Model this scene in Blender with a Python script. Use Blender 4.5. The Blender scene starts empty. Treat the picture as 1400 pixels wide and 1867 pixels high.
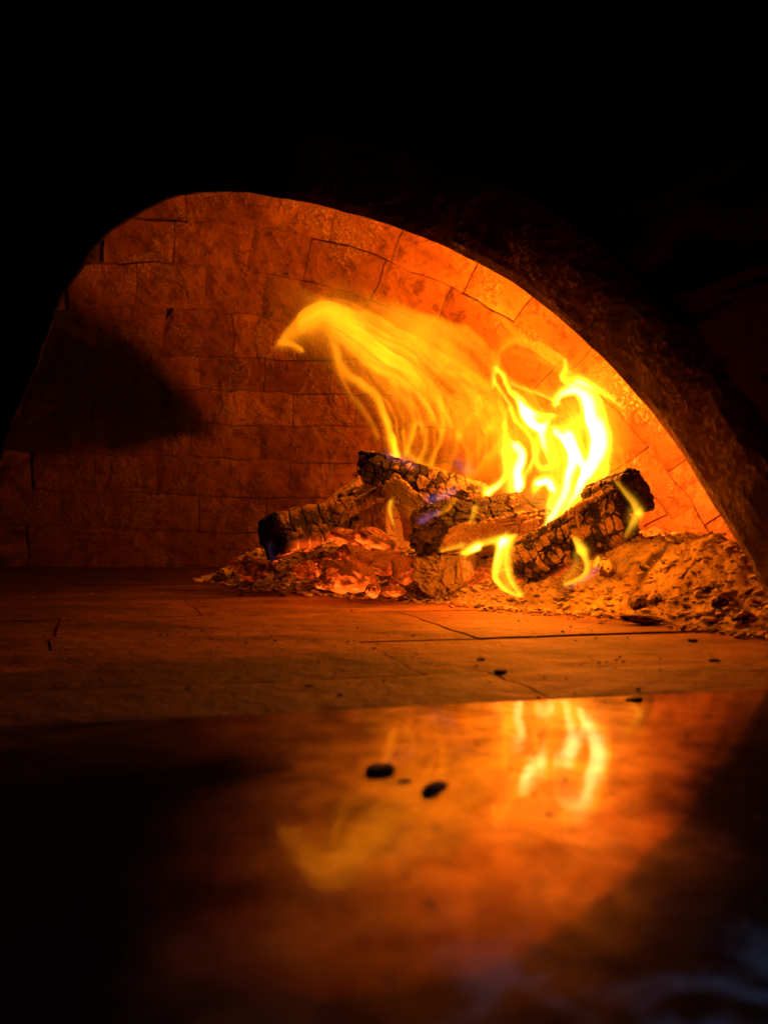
import bpy, bmesh, math, random
import numpy as np
from mathutils import Vector, Matrix

scene = bpy.context.scene
COL = scene.collection
random.seed(7)
RNG = np.random.default_rng(11)

# ------------------------------------------------------------------ camera
F, CX, HY, H = 1600.0, 700.0, 950.0, 0.114      # focal length and horizon in photo pixels, eye height in metres
cam_d = bpy.data.cameras.new('camera'); cam = bpy.data.objects.new('camera', cam_d); COL.objects.link(cam)
cam.location = (0, 0, H); cam.rotation_euler = (math.radians(90), 0, 0)
cam_d.sensor_fit = 'VERTICAL'; cam_d.sensor_height = 36.0
cam_d.lens = F / 1867.0 * 36.0
cam_d.shift_y = (HY - 933.5) / 1867.0
cam_d.clip_start = 0.01; cam_d.clip_end = 50
cam_d.dof.use_dof = True; cam_d.dof.focus_distance = 1.32
cam_d.dof.aperture_fstop = cam_d.lens / 1000.0 / 0.0042
scene.camera = cam

def P(px, py, Y):
    "point of the place that lies at distance Y in front of the eye"
    return Vector(((px - CX) / F * Y, Y, H - (py - HY) / F * Y))

# ------------------------------------------------------------------ world, light, exposure
world = bpy.data.worlds.new('World'); scene.world = world; world.use_nodes = True
bg = world.node_tree.nodes['Background']
bg.inputs[0].default_value = (0.25, 0.5, 1.0, 1); bg.inputs[1].default_value = 0.0006
scene.view_settings.view_transform = 'Standard'; scene.view_settings.look = 'None'
scene.view_settings.exposure = 0.0; scene.view_settings.gamma = 1.0
scene.cycles.max_bounces = 8; scene.cycles.diffuse_bounces = 4; scene.cycles.glossy_bounces = 4
scene.cycles.transparent_max_bounces = 96; scene.cycles.volume_bounces = 0
scene.cycles.use_denoising = True
scene.cycles.sample_clamp_indirect = 6.0

FIRE = (1.0, 0.19, 0.003)
def fire_lamp(px, py, Y, power, col=FIRE, r=0.0):
    l = bpy.data.lights.new('fire_light', 'POINT'); l.energy = power; l.color = col; l.shadow_soft_size = r
    o = bpy.data.objects.new('fire_light', l); o.location = P(px, py, Y); COL.objects.link(o)
for a in [(1072, 770, 1.33, 2.3), (1045, 830, 1.30, 2.0), (1085, 720, 1.34, 1.2), (1030, 700, 1.35, 1.5),
          (965, 765, 1.34, 1.5), (945, 845, 1.28, 1.3), (1000, 880, 1.30, 1.0), (915, 690, 1.40, .8),
          (735, 690, 1.42, .6), (600, 590, 1.42, .9), (690, 640, 1.42, .8), (800, 650, 1.42, 1.2), (880, 660, 1.42, 1.2), (780, 800, 1.44, .4), (730, 590, 1.56, .8), (860, 600, 1.56, .9), (500, 560, 1.60, .25),
          (915, 1000, 1.08, .65), (1062, 1030, 1.06, .30), (1150, 940, 1.02, .5), (850, 990, 1.10, .42), (720, 940, 1.20, .2)]:
    fire_lamp(*a)
for a in [(640, 1000, 1.30, .04), (560, 1035, 1.26, .06), (1175, 1010, 1.36, .05), (900, 1060, 1.18, .04)]:
    fire_lamp(*a, col=(1.0, 0.10, 0.004))
# a weak cool lamp of the room behind the eye: it shows only on the near slab
al = bpy.data.lights.new('room_light', 'AREA'); al.energy = 0.13; al.spread = math.radians(50); al.color = (.2, .5, 1.0); al.size = .3
ao = bpy.data.objects.new('room_light', al); ao.location = (.55, -.15, .5)
ao.rotation_euler = (Vector((.12, .22, 0)) - Vector(ao.location)).to_track_quat('-Z', 'Y').to_euler(); COL.objects.link(ao)

# ------------------------------------------------------------------ numpy noise
def _h(i, j, k, s):
    n = (i.astype(np.int64) * 374761393 + j.astype(np.int64) * 668265263 + k.astype(np.int64) * 2147483647 + s * 974634777) & 0xffffffff
    n = ((n ^ (n >> 13)) * 1274126177) & 0xffffffff
    n = ((n ^ (n >> 16)) * 2246822519) & 0xffffffff
    return ((n ^ (n >> 15)) & 0xffffff) / float(0xffffff)
def vnoise(x, y, z=0.0, s=0):
    x, y, z = np.broadcast_arrays(np.asarray(x, float), np.asarray(y, float), np.asarray(z, float))
    i, j, k = np.floor(x), np.floor(y), np.floor(z)
    u, v, w = x - i, y - j, z - k
    u, v, w = u*u*(3-2*u), v*v*(3-2*v), w*w*(3-2*w)
    r = 0
    for a in (0, 1):
        for b in (0, 1):
            for c in (0, 1):
                r = r + _h(i+a, j+b, k+c, s) * (u if a else 1-u) * (v if b else 1-v) * (w if c else 1-w)
    return r
def fbm(x, y, z=0.0, oct=4, s=0, gain=.5):
    r, a, t = 0, 1.0, 0.0
    for o in range(oct):
        r = r + a * vnoise(np.asarray(x)*2**o, np.asarray(y)*2**o, np.asarray(z)*2**o, s+o); t += a; a *= gain
    return r / t
def sstep(a, b, x):
    t = np.clip((x - a) / (b - a), 0, 1); return t*t*(3-2*t)
def cells(x, y, s=0, jit=.75):
    "Voronoi on a unit grid: F1, F2 and a random value of the nearest cell"
    i0, j0 = np.floor(x), np.floor(y)
    f1 = np.full(np.shape(x), 9.0); f2 = f1.copy(); rv = np.zeros(np.shape(x))
    for a in (-1, 0, 1):
        for b in (-1, 0, 1):
            i, j = i0+a, j0+b; z = i*0
            cx = i + .5 + jit*(_h(i, j, z, s)-.5); cy = j + .5 + jit*(_h(i, j, z, s+1)-.5)
            d = np.hypot(x-cx, y-cy)
            near = d < f1
            f2 = np.where(near, f1, np.minimum(f2, d)); rv = np.where(near, _h(i, j, z, s+2), rv); f1 = np.where(near, d, f1)
    return f1, f2, rv

# ------------------------------------------------------------------ object helpers
def mesh(name, verts, faces, mat=None, smooth=True, attrs=None):
    me = bpy.data.meshes.new(name)
    me.from_pydata([tuple(v) for v in verts], [], [tuple(int(i) for i in f) for f in faces]); me.update()
    if mat: me.materials.append(mat)
    if smooth: me.polygons.foreach_set('use_smooth', [True]*len(me.polygons))
    for k, v in (attrs or {}).items():
        at = me.attributes.new(k, 'FLOAT', 'POINT'); at.data.foreach_set('value', np.asarray(v, dtype=np.float32).ravel())
    return me
def link(name, me, parent=None, loc=None):
    "links a mesh given in world coordinates; its origin is moved to the middle of its base, or to loc"
    n = len(me.vertices); co = np.empty(n*3); me.vertices.foreach_get('co', co); co = co.reshape(-1, 3)
    if loc is None: loc = np.array([(co[:, 0].min()+co[:, 0].max())/2, (co[:, 1].min()+co[:, 1].max())/2, co[:, 2].min()])
    loc = np.array(loc); me.vertices.foreach_set('co', (co-loc).ravel()); me.update()
    o = bpy.data.objects.new(name, me); COL.objects.link(o)
    if parent is not None:
        o.parent = parent; o.location = Vector(loc) - wloc(parent)
    else: o.location = Vector(loc)
    return o
def wloc(o):
    v = Vector(o.location)
    while o.parent: o = o.parent; v += Vector(o.location)
    return v
def tag(o, label=None, cat=None, group=None, kind=None):
    if label: o['label'] = label
    if cat: o['category'] = cat
    if group: o['group'] = group
    if kind: o['kind'] = kind
    return o
def empty(name, loc, **k):
    o = bpy.data.objects.new(name, None); COL.objects.link(o); o.location = loc; o.empty_display_size = .05
    return tag(o, **k)
def gridfaces(nu, nv, wrap=False, off=0):
    f = []
    for i in range(nu-1):
        for j in range(nv if wrap else nv-1):
            a = off+i*nv+j; b = off+i*nv+(j+1) % nv; f.append((a, b, b+nv, a+nv))
    return f

# ------------------------------------------------------------------ materials
class NT:
    def __init__(s, name):
        s.m = bpy.data.materials.new(name); s.m.use_nodes = True; s.t = s.m.node_tree
        s.t.nodes.clear(); s.out = s.t.nodes.new('ShaderNodeOutputMaterial')
    def n(s, typ, inp=None, **props):
        nd = s.t.nodes.new('ShaderNode'+typ)
        for k, v in props.items(): setattr(nd, k, v)
        for k, v in (inp or {}).items():
            if isinstance(v, bpy.types.NodeSocket): s.t.links.new(v, nd.inputs[k])
            else: nd.inputs[k].default_value = v
        return nd
    def math(s, op, a, b=0.0, c=0.0, clamp=False):
        nd = s.n('Math', {0: a, 1: b, 2: c}, operation=op); nd.use_clamp = clamp; return nd.outputs[0]
    def noise(s, vec, scale, detail=5, rough=.55, dist=0.0):
        return s.n('TexNoise', {'Vector': vec, 'Scale': scale, 'Detail': detail, 'Roughness': rough, 'Distortion': dist}).outputs['Fac']
    def ramp(s, fac, stops):
        r = s.n('ValToRGB', {0: fac}); cr = r.color_ramp
        while len(cr.elements) < len(stops): cr.elements.new(.5)
        for e, (p, c) in zip(cr.elements, stops):
            e.position = p; e.color = (c, c, c, 1) if isinstance(c, (int, float)) else (*c, 1)
        return r.outputs[0]
    def mix(s, f, a, b, mode='MIX'):
        nd = s.n('MixRGB', {0: f, 1: a, 2: b}, blend_type=mode); return nd.outputs[0]
    def step(s, x, a, b):
        nd = s.n('MapRange', {0: x, 1: a, 2: b, 3: 0.0, 4: 1.0}, interpolation_type='SMOOTHSTEP'); nd.clamp = True; return nd.outputs[0]
    def surf(s, bs, disp=None): s.t.links.new(bs, s.out.inputs['Surface']); return s.m

def pos(t): return t.n('NewGeometry').outputs['Position']
def sep(t, v): return t.n('SeparateXYZ', {0: v}).outputs

def brick_material(name, dark_marks=True, base=((.24, .085, .040), (.50, .225, .115))):
    t = NT(name); p = pos(t); x, y, z = sep(t, p)
    info = t.n('ObjectInfo').outputs['Random']
    n1 = t.noise(p, 5.0, 6, .6, .4); n2 = t.noise(p, 38.0, 8, .7); n3 = t.noise(p, 260.0, 4, .6)
    c = t.ramp(n1, [(.30, base[0]), (.68, base[1])])
    c = t.mix(t.math('MULTIPLY', t.step(n2, .50, .62), .7), c, (.13, .045, .022, 1))
    spk = t.n('TexVoronoi', {'Vector': p, 'Scale': 75.0, 'Randomness': 1.0})
    sp = t.math('MULTIPLY', t.step(spk.outputs['Distance'], .16, .07), t.step(t.noise(p, 9.0, 3), .5, .62))
    c = t.mix(sp, c, (.62, .50, .38, 1))
    grain = t.step(t.noise(p, 7.5, 5, .6, .5), .50, .60)                         # patches of coarse crumbled face
    g2 = t.noise(p, 150.0, 3, .7)
    c = t.mix(t.math('MULTIPLY', grain, t.step(g2, .5, .6)), c, (.50, .36, .25, 1))
    c = t.mix(1.0, c, t.ramp(info, [(0, (.62, .56, .52)), (1, (1.0, 1.0, 1.0))]), 'MULTIPLY')
    if dark_marks:
        # a wedge of black on the left wall with a ragged rim
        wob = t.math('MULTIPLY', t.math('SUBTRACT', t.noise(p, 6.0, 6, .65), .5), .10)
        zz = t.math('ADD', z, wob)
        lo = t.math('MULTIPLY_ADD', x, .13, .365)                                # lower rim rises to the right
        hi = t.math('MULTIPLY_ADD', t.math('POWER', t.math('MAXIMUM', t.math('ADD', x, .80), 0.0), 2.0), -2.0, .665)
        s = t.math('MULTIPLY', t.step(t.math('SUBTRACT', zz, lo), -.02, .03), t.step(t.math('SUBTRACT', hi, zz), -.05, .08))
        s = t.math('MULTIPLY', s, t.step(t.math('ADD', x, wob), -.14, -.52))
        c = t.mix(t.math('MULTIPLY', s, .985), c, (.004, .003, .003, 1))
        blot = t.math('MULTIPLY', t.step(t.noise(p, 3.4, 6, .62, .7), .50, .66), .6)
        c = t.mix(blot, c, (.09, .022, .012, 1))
        # lower left courses darkened towards the left and the bottom
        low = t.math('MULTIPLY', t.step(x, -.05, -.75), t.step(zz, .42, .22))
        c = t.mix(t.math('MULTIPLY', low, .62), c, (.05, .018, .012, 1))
    bp = t.n('TexNoise', {'Vector': p, 'Scale': 120.0, 'Detail': 8.0, 'Roughness': .7}).outputs['Fac']
    h = t.math('ADD', t.math('MULTIPLY', n2, 2.0), t.math('MULTIPLY', bp, .45))
    h = t.math('ADD', h, t.math('MULTIPLY', t.math('MULTIPLY', grain, g2), 1.6))
    h = t.math('ADD', h, t.math('MULTIPLY', sp, .6))
    scr = t.n('TexNoise', {'Vector': t.n('Mapping', {0: p, 2: (.3, .5, -.45), 3: (10, 10, 75)}).outputs[0], 'Scale': 1.0, 'Detail': 4.0}).outputs['Fac']
    h = t.math('ADD', h, t.math('MULTIPLY', t.step(scr, .5, .72), .5))
    bump = t.n('Bump', {'Height': h, 'Strength': .8, 'Distance': .005})
    b = t.n('BsdfPrincipled', {'Base Color': c, 'Roughness': .88, 'Normal': bump.outputs[0], 'Specular IOR Level': .25})
    return t.surf(b.outputs[0])
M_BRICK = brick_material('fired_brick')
M_ARCH = brick_material('arch_brick', dark_marks=False, base=((.03, .011, .006), (.24, .080, .036)))

def mortar_mat():
    t = NT('mortar'); p = pos(t)
    c = t.ramp(t.noise(p, 30.0, 5), [(.35, (.025, .010, .006)), (.65, (.18, .08, .045))])
    bump = t.n('Bump', {'Height': t.noise(p, 150.0, 6), 'Strength': .9, 'Distance': .004})
    return t.surf(t.n('BsdfPrincipled', {'Base Color': c, 'Roughness': .95, 'Normal': bump.outputs[0]}).outputs[0])
M_MORTAR = mortar_mat()

def sooty_shaded_plaster():
    t = NT('sooty_shaded_render'); p = pos(t)
    x, y, z = sep(t, p)
    c = t.ramp(t.noise(p, 7.0, 6, .65, 1.0), [(.3, (.48, .10, .045)), (.75, (.78, .22, .10))])
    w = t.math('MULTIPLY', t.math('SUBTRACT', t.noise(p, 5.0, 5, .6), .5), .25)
    k = t.math('MAXIMUM', t.step(t.math('ADD', x, w), .16, -.08), t.step(t.math('ADD', z, w), .20, .52))   # painted fade of the red glow, above and left of the mouth
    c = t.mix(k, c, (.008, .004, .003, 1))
    st = t.noise(t.n('Mapping', {0: p, 2: (.35, .2, -.5), 3: (9, 9, 30)}).outputs[0], 1.0, 5, .6, .8)
    c = t.mix(t.step(st, .48, .60), c, (.03, .012, .008, 1))
    bump = t.n('Bump', {'Height': t.noise(p, 60.0, 8), 'Strength': .5, 'Distance': .004})
    return t.surf(t.n('BsdfPrincipled', {'Base Color': c, 'Roughness': .9, 'Normal': bump.outputs[0], 'Specular IOR Level': .2}).outputs[0])
M_SOOT_SHADE = sooty_shaded_plaster()
def left_arch_shade():  # near-black for the left arch bricks: shade painted in over their lit rim
    t = NT('left_arch_shade'); p = pos(t)
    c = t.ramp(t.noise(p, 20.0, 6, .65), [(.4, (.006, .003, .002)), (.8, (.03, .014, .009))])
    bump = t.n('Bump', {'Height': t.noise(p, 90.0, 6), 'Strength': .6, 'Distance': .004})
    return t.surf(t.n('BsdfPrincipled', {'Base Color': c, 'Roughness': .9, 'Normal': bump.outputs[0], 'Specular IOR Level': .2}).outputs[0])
M_BLACK = left_arch_shade()

def tile_mat():
    t = NT('hearth_tile'); p = pos(t); info = t.n('ObjectInfo').outputs['Random']
    mp = t.n('Mapping', {0: p, 2: (0, 0, .2), 3: (1.0, 1.7, 1)}).outputs[0]
    n1 = t.noise(mp, 6.0, 6, .62, .6); n2 = t.noise(p, 60.0, 7, .65)
    c = t.ramp(n1, [(.30, (.09, .034, .018)), (.48, (.25, .105, .052)), (.70, (.42, .20, .105))])
    c = t.mix(t.math('MULTIPLY', t.step(n2, .52, .68), .5), c, (.09, .045, .03, 1))
    st = t.noise(t.n('Mapping', {0: p, 1: (3, 1, 0), 2: (0, 0, .15), 3: (2.2, 5.0, 1)}).outputs[0], 3.0, 5, .6, .8)
    x, y, z = sep(t, p)
    stn_fade = t.math('MAXIMUM', t.step(t.math('ADD', t.math('MULTIPLY', t.math('MULTIPLY', t.step(t.math('MULTIPLY_ADD', x, -.25, y), .84, .56), t.step(x, .12, -.10)), .6), t.math('MULTIPLY_ADD', t.step(t.math('MULTIPLY_ADD', x, -.25, y), .66, .54), .16, st)), .58, .72), t.math('MULTIPLY', t.step(t.math('MULTIPLY_ADD', st, .5, x), .26, -.30), .95))  # stains, strongest at the seam, plus the left floor's light fall-off painted in
    c = t.mix(t.math('MULTIPLY', stn_fade, .85), c, (.02, .011, .008, 1))
    c = t.mix(1.0, c, t.ramp(info, [(0, (.72, .70, .66)), (1, (1, 1, 1))]), 'MULTIPLY')
    pits = t.step(t.n('TexVoronoi', {'Vector': p, 'Scale': 70.0}).outputs['Distance'], .14, .05)
    c = t.mix(t.math('MULTIPLY', pits, t.step(t.noise(p, 12.0, 3), .52, .6)), c, (.015, .009, .007, 1))
    h = t.math('ADD', t.math('MULTIPLY', n2, 1.0), t.math('MULTIPLY', t.noise(p, 300.0, 4), .25))
    h = t.math('ADD', h, t.math('MULTIPLY', t.noise(p, 22.0, 4), 2.2)); h = t.math('SUBTRACT', h, t.math('MULTIPLY', pits, .8))
    bump = t.n('Bump', {'Height': h, 'Strength': .75, 'Distance': .0045})
    r = t.n('MapRange', {0: n1, 3: .80, 4: .60}).outputs[0]
    return t.surf(t.n('BsdfPrincipled', {'Base Color': c, 'Roughness': r, 'Normal': bump.outputs[0], 'Specular IOR Level': .22}).outputs[0])
M_TILE = tile_mat()

def slab_mat():
    t = NT('polished_stone'); p = pos(t); x, y, z = sep(t, p)
    n1 = t.noise(p, 9.0, 6, .6, .5); n2 = t.noise(p, 26.0, 6, .65, .6); n3 = t.noise(p, 90.0, 5)
    # cloudy dark sides of the slab; the right one paints the reflected glow's fade
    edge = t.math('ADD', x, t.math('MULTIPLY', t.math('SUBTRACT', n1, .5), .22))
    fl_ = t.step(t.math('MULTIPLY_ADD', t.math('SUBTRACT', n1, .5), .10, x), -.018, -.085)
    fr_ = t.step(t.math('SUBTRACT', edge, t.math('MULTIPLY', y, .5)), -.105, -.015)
    dark_sides = t.math('MULTIPLY', t.math('MAXIMUM', fl_, t.math('MULTIPLY', fr_, .9)), t.math('MULTIPLY_ADD', t.step(t.math('ADD', t.math('MULTIPLY_ADD', x, -.25, y), t.math('MULTIPLY', t.math('SUBTRACT', n1, .5), .10)), .535, .40), .85, .15))
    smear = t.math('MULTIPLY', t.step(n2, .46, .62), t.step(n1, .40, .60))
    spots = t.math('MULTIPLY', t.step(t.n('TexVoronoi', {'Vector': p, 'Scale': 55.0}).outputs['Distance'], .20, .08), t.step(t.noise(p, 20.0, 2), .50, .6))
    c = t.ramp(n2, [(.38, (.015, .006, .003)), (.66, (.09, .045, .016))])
    ash = t.math('MULTIPLY', t.math('MULTIPLY', t.step(t.noise(p, 26.0, 5, .6, .8), .48, .62), t.step(y, .27, .18)), t.step(x, -.02, .05))  # ash smudges at the near right, their cool reflected light painted in as blue
    c = t.mix(dark_sides, c, (.010, .006, .005, 1)); c = t.mix(t.math('MULTIPLY', ash, .8), c, (.12, .26, .34, 1)); c = t.mix(spots, c, (.006, .004, .003, 1))
    rough = t.math('ADD', .13, t.math('MULTIPLY', smear, .16))
    rough = t.math('ADD', rough, t.math('MULTIPLY', dark_sides, .5)); rough = t.math('ADD', rough, t.math('MULTIPLY', spots, .4))
    spec = t.math('MULTIPLY', t.math('SUBTRACT', 1.0, t.math('MULTIPLY', dark_sides, .93)), 1.0)
    h = t.math('ADD', t.math('MULTIPLY', n2, 1.0), t.math('MULTIPLY', n3, .25))
    bump = t.n('Bump', {'Height': h, 'Strength': .10, 'Distance': .0012})
    g = t.n('BsdfGlossy', {'Color': (1, .9, .8, 1), 'Roughness': 0.0, 'Normal': bump.outputs[0]})
    fr = t.math('MINIMUM', t.n('Fresnel', {'IOR': 1.36}).outputs[0], .20)
    cov = t.math('MULTIPLY', t.math('SUBTRACT', 1.0, t.math('MULTIPLY', dark_sides, .96)), t.math('SUBTRACT', 1.0, t.math('MULTIPLY', smear, .35)))
    cov = t.math('MULTIPLY', cov, t.math('SUBTRACT', 1.0, t.math('MULTIPLY', spots, .8)))
    mott = t.noise(p, 17.0, 5, .6, .7)
    cov = t.math('MULTIPLY', cov, t.math('MULTIPLY_ADD', t.step(mott, .36, .64), .18, .72))
    dust = t.step(t.math('ADD', y, t.math('MULTIPLY', t.math('SUBTRACT', n1, .5), .16)), .17, .34)      # not real dust: the reflections' fade toward the near edge, painted in
    cov = t.math('MULTIPLY', cov, t.math('MULTIPLY_ADD', dust, .55, .45))
    mo2 = t.math('MULTIPLY_ADD', t.step(t.noise(p, 42.0, 5, .65, .6), .34, .62), .45, .55)
    mo2 = t.math('MULTIPLY', mo2, t.math('MULTIPLY_ADD', t.step(mott, .30, .58), .6, .4))
    hzw = t.math('MULTIPLY', t.math('MULTIPLY', t.math('SUBTRACT', 1.0, dark_sides), .155), t.math('MULTIPLY', mo2, t.math('MULTIPLY_ADD', dust, .88, .12)))
    d0 = t.n('BsdfDiffuse', {'Color': c})
    hz = t.n('BsdfGlossy', {'Color': (.9, .75, .6, 1), 'Roughness': .34, 'Normal': t.n('Bump', {'Height': n1, 'Strength': .3, 'Distance': .004}).outputs[0]})
    d = t.n('MixShader', {0: hzw, 1: d0.outputs[0], 2: hz.outputs[0]})
    mx = t.n('MixShader', {0: t.math('MULTIPLY', fr, cov), 1: d.outputs[0], 2: g.outputs[0]})
    return t.surf(mx.outputs[0])
M_SLAB = slab_mat()

def ash_mat():
    t = NT('wood_ash'); p = pos(t); x, y, z = sep(t, p)
    n1 = t.noise(p, 22.0, 6, .6); n2 = t.noise(p, 140.0, 6, .65)
    c = t.ramp(n1, [(.3, (.36, .25, .17)), (.62, (.74, .60, .47))])
    a = t.n('Attribute', attribute_name='char').outputs['Fac']
    c = t.mix(t.math('MULTIPLY', t.step(n2, .60, .72), .7), c, (.06, .035, .025, 1))
    c = t.mix(a, c, (.03, .016, .01, 1))
    h = t.math('ADD', n2, t.math('MULTIPLY', t.noise(p, 420.0, 4), .4))
    bump = t.n('Bump', {'Height': h, 'Strength': 1.0, 'Distance': .007})
    return t.surf(t.n('BsdfPrincipled', {'Base Color': c, 'Roughness': .95, 'Normal': bump.outputs[0], 'Specular IOR Level': .15}).outputs[0])
M_ASH = ash_mat()

def wood_mat(name, ashcol, glow, gcol=(1.0, .075, .004)):
    t = NT(name); p = pos(t); o = t.n('TexCoord').outputs['Object']
    ash = t.n('Attribute', attribute_name='ash').outputs['Fac']; gl = t.n('Attribute', attribute_name='glow').outputs['Fac']
    n1 = t.noise(p, 60.0 if name != 'glowing_coal' else 105.0, 7, .7); n2 = t.noise(p, 240.0, 5, .6)
    a = t.step(t.math('ADD', ash, t.math('MULTIPLY', t.math('SUBTRACT', n1, .5), .65 if name == 'glowing_coal' else 1.1)), .36, .62)
    c = t.mix(a, (.014, .008, .006, 1), t.ramp(n2, [(.3, tuple(v*.55 for v in ashcol)), (.7, ashcol)]))
    h = t.math('ADD', t.math('MULTIPLY', n1, 1.0), t.math('MULTIPLY', n2, .45))
    bump = t.n('Bump', {'Height': h, 'Strength': .85, 'Distance': .0035})
    g = t.math('MULTIPLY', t.math('MULTIPLY', gl, t.step(t.noise(p, 45.0, 5, .6), .30, .62)), glow)
    g = t.math('MULTIPLY', g, t.math('MULTIPLY_ADD', a, -.72, 1.0))
    ec = t.mix(t.math('MULTIPLY', gl, .35, clamp=True), (*gcol, 1), (1.0, .20, .012, 1))
    b = t.n('BsdfPrincipled', {'Base Color': c, 'Roughness': .8, 'Normal': bump.outputs[0], 'Specular IOR Level': .35,
                              'Emission Color': ec, 'Emission Strength': g})
    return t.surf(b.outputs[0])
M_CHAR = wood_mat('charred_wood', (.36, .24, .15), 1.1)
M_UMBER = wood_mat('umber_char', (.26, .15, .085), 3.2)
M_PALE = wood_mat('ashy_wood', (.52, .40, .29), 1.1)
M_COAL = wood_mat('glowing_coal', (.38, .19, .11), 2.2, (1.0, .055, .002))
M_END = wood_mat('burnt_end_grain', (.10, .06, .04), .8)

def flame_mat(name, color, strength):
    t = NT(name)
    e = t.n('Emission', {'Color': (*color, 1), 'Strength': strength})
    t.t.links.new(e.outputs[0], t.out.inputs['Volume'])
    t.m.cycles.homogeneous_volume = True
    return t.m
M_FLAME = flame_mat('flame_gas', (1.0, .28, .004), 28.0)
M_FLAME_HOT = flame_mat('hot_flame_gas', (1.0, .42, .012), 150.0)
M_CORE = flame_mat('white_flame_core', (1.0, .85, .42), 150.0)
M_BLUE = flame_mat('blue_flame_gas', (.55, .25, .70), 30.0)

# ------------------------------------------------------------------ the oven chamber
C0 = np.array([-.85, .733]); RAD, HT, PW = 1.467, 1.02, 2.5
def dome_F(X, Y, Z):
    return (np.hypot(X-C0[0], Y-C0[1])/RAD)**PW + (np.maximum(Z, 0)/HT)**PW - 1
def on_dome(px, py):
    "where the line of sight meets the dome"
    px, py = np.asarray(px, float), np.asarray(py, float)
    kx, kz = (px-CX)/F, -(py-HY)/F
    lo = np.full(kx.shape, .2); hi = np.full(kx.shape, 4.0)
    for _ in range(40):
        m = (lo+hi)/2; ins = dome_F(kx*m, m, H+kz*m) < 0
        lo = np.where(ins, m, lo); hi = np.where(ins, hi, m)
    m = (lo+hi)/2
    return np.stack([kx*m, m, H+kz*m], -1)
def dome_n(p):
    e = 1e-4
    g = np.stack([(dome_F(p[..., 0]+e, p[..., 1], p[..., 2])-dome_F(p[..., 0]-e, p[..., 1], p[..., 2])),
                  (dome_F(p[..., 0], p[..., 1]+e, p[..., 2])-dome_F(p[..., 0], p[..., 1]-e, p[..., 2])),
                  (dome_F(p[..., 0], p[..., 1], p[..., 2]+e)-dome_F(p[..., 0], p[..., 1], np.maximum(p[..., 2]-e, 0)))], -1)
    return g/np.linalg.norm(g, axis=-1, keepdims=True)

dome = empty('oven_dome', (C0[0], C0[1], 0), label='curved back wall and vault of worn brick behind the fire', cat='oven wall')
def build_shell():
    nt, nz = 150, 40; V = []
    for k in range(nz):
        a = k/(nz-1)*math.pi/2
        z = HT*math.sin(a)**(2/PW); r = RAD*max(0, 1-(z/HT)**PW)**(1/PW)
        for j in range(nt):
            th = -1.1 + j/(nt-1)*3.6
            V.append((C0[0]+(r+.007)*math.cos(th), C0[1]+(r+.007)*math.sin(th), z+.006 if k else -.02))
    fs = []
    for f in gridfaces(nz, nt):
        c = np.mean([V[i] for i in f], 0)
        if c[0]+c[1] > 1.16+.04: fs.append(f)
    link('mortar_bed', mesh('mortar_bed', V, fs, M_MORTAR), dome)
build_shell()

def interp(curve, x):
    xs, ys = zip(*curve); return np.interp(x, xs, ys)
def arc_resample(pts, n=400):
    p = np.array(pts, float); s = np.r_[0, np.cumsum(np.hypot(*np.diff(p, axis=0).T))]
    t = np.linspace(0, s[-1], n)
    # smooth (Catmull-like) via dense linear then box blur
    q = np.stack([np.interp(t, s, p[:, 0]), np.interp(t, s, p[:, 1])], 1)
    k = max(3, n//25)
    for _ in range(2):
        qq = np.pad(q, ((k, k), (0, 0)), mode='reflect', reflect_type='odd')
        q = np.stack([np.convolve(qq[:, i], np.ones(2*k+1)/(2*k+1), 'valid') for i in (0, 1)], 1)
    return q
def brick(A, inset, proud, nx=7, ny=4):
    """A(u,v) -> photo direction on the dome; makes one curved brick with its own depth"""
    us = np.linspace(0, 1, nx); vs = np.linspace(0, 1, ny)
    U, Vv = np.meshgrid(us, vs, indexing='ij')
    q = A(U, Vv)                                       # nx,ny,2
    c = q.mean((0, 1)); 
    w = np.linalg.norm(q[-1, ny//2]-q[0, ny//2]); h = np.linalg.norm(q[nx//2, -1]-q[nx//2, 0])
    if min(w, h) < 10: return
    U2 = inset/w + U*(1-2*inset/w); V2 = inset/h + Vv*(1-2*inset/h)
    q = A(U2, V2)
    q = q + 9.0*(np.stack([fbm(q[..., 0]/34, q[..., 1]/34, 0, 2, 3), fbm(q[..., 0]/34, q[..., 1]/34, 5, 2, 4)], -1)-.5)
    p = on_dome(q[..., 0], q[..., 1]); n = dome_n(p)
    pc = p.mean((0, 1))
    if (p[..., 0]+p[..., 1]).min() < 1.168: return                      # in front of the arched wall
    rel = (fbm(p[..., 0]*22, p[..., 1]*22, p[..., 2]*22, 3, 9)-.5)*.013
    e = np.minimum(np.minimum(U, 1-U)*w, np.minimum(Vv, 1-Vv)*h)
    rnd = np.where(e < 1, .0022, 0.0)
    top = p + n*(rel-proud+rnd)[..., None]; bot = p + n*.05
    N = nx*ny
    V = np.concatenate([top.reshape(-1, 3), bot.reshape(-1, 3)])
    fs = gridfaces(nx, ny)
    ring = [i*ny for i in range(nx)] + [(nx-1)*ny+j for j in range(1, ny)] + [i*ny+ny-1 for i in range(nx-2, -1, -1)] + [j for j in range(ny-2, 0, -1)]
    for a, b in zip(ring, ring[1:]+ring[:1]): fs.append((a, a+N, b+N, b))
    fs.append(tuple(r+N for r in ring))
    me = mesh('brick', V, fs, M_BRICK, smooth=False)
    link('brick', me, dome)

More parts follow.
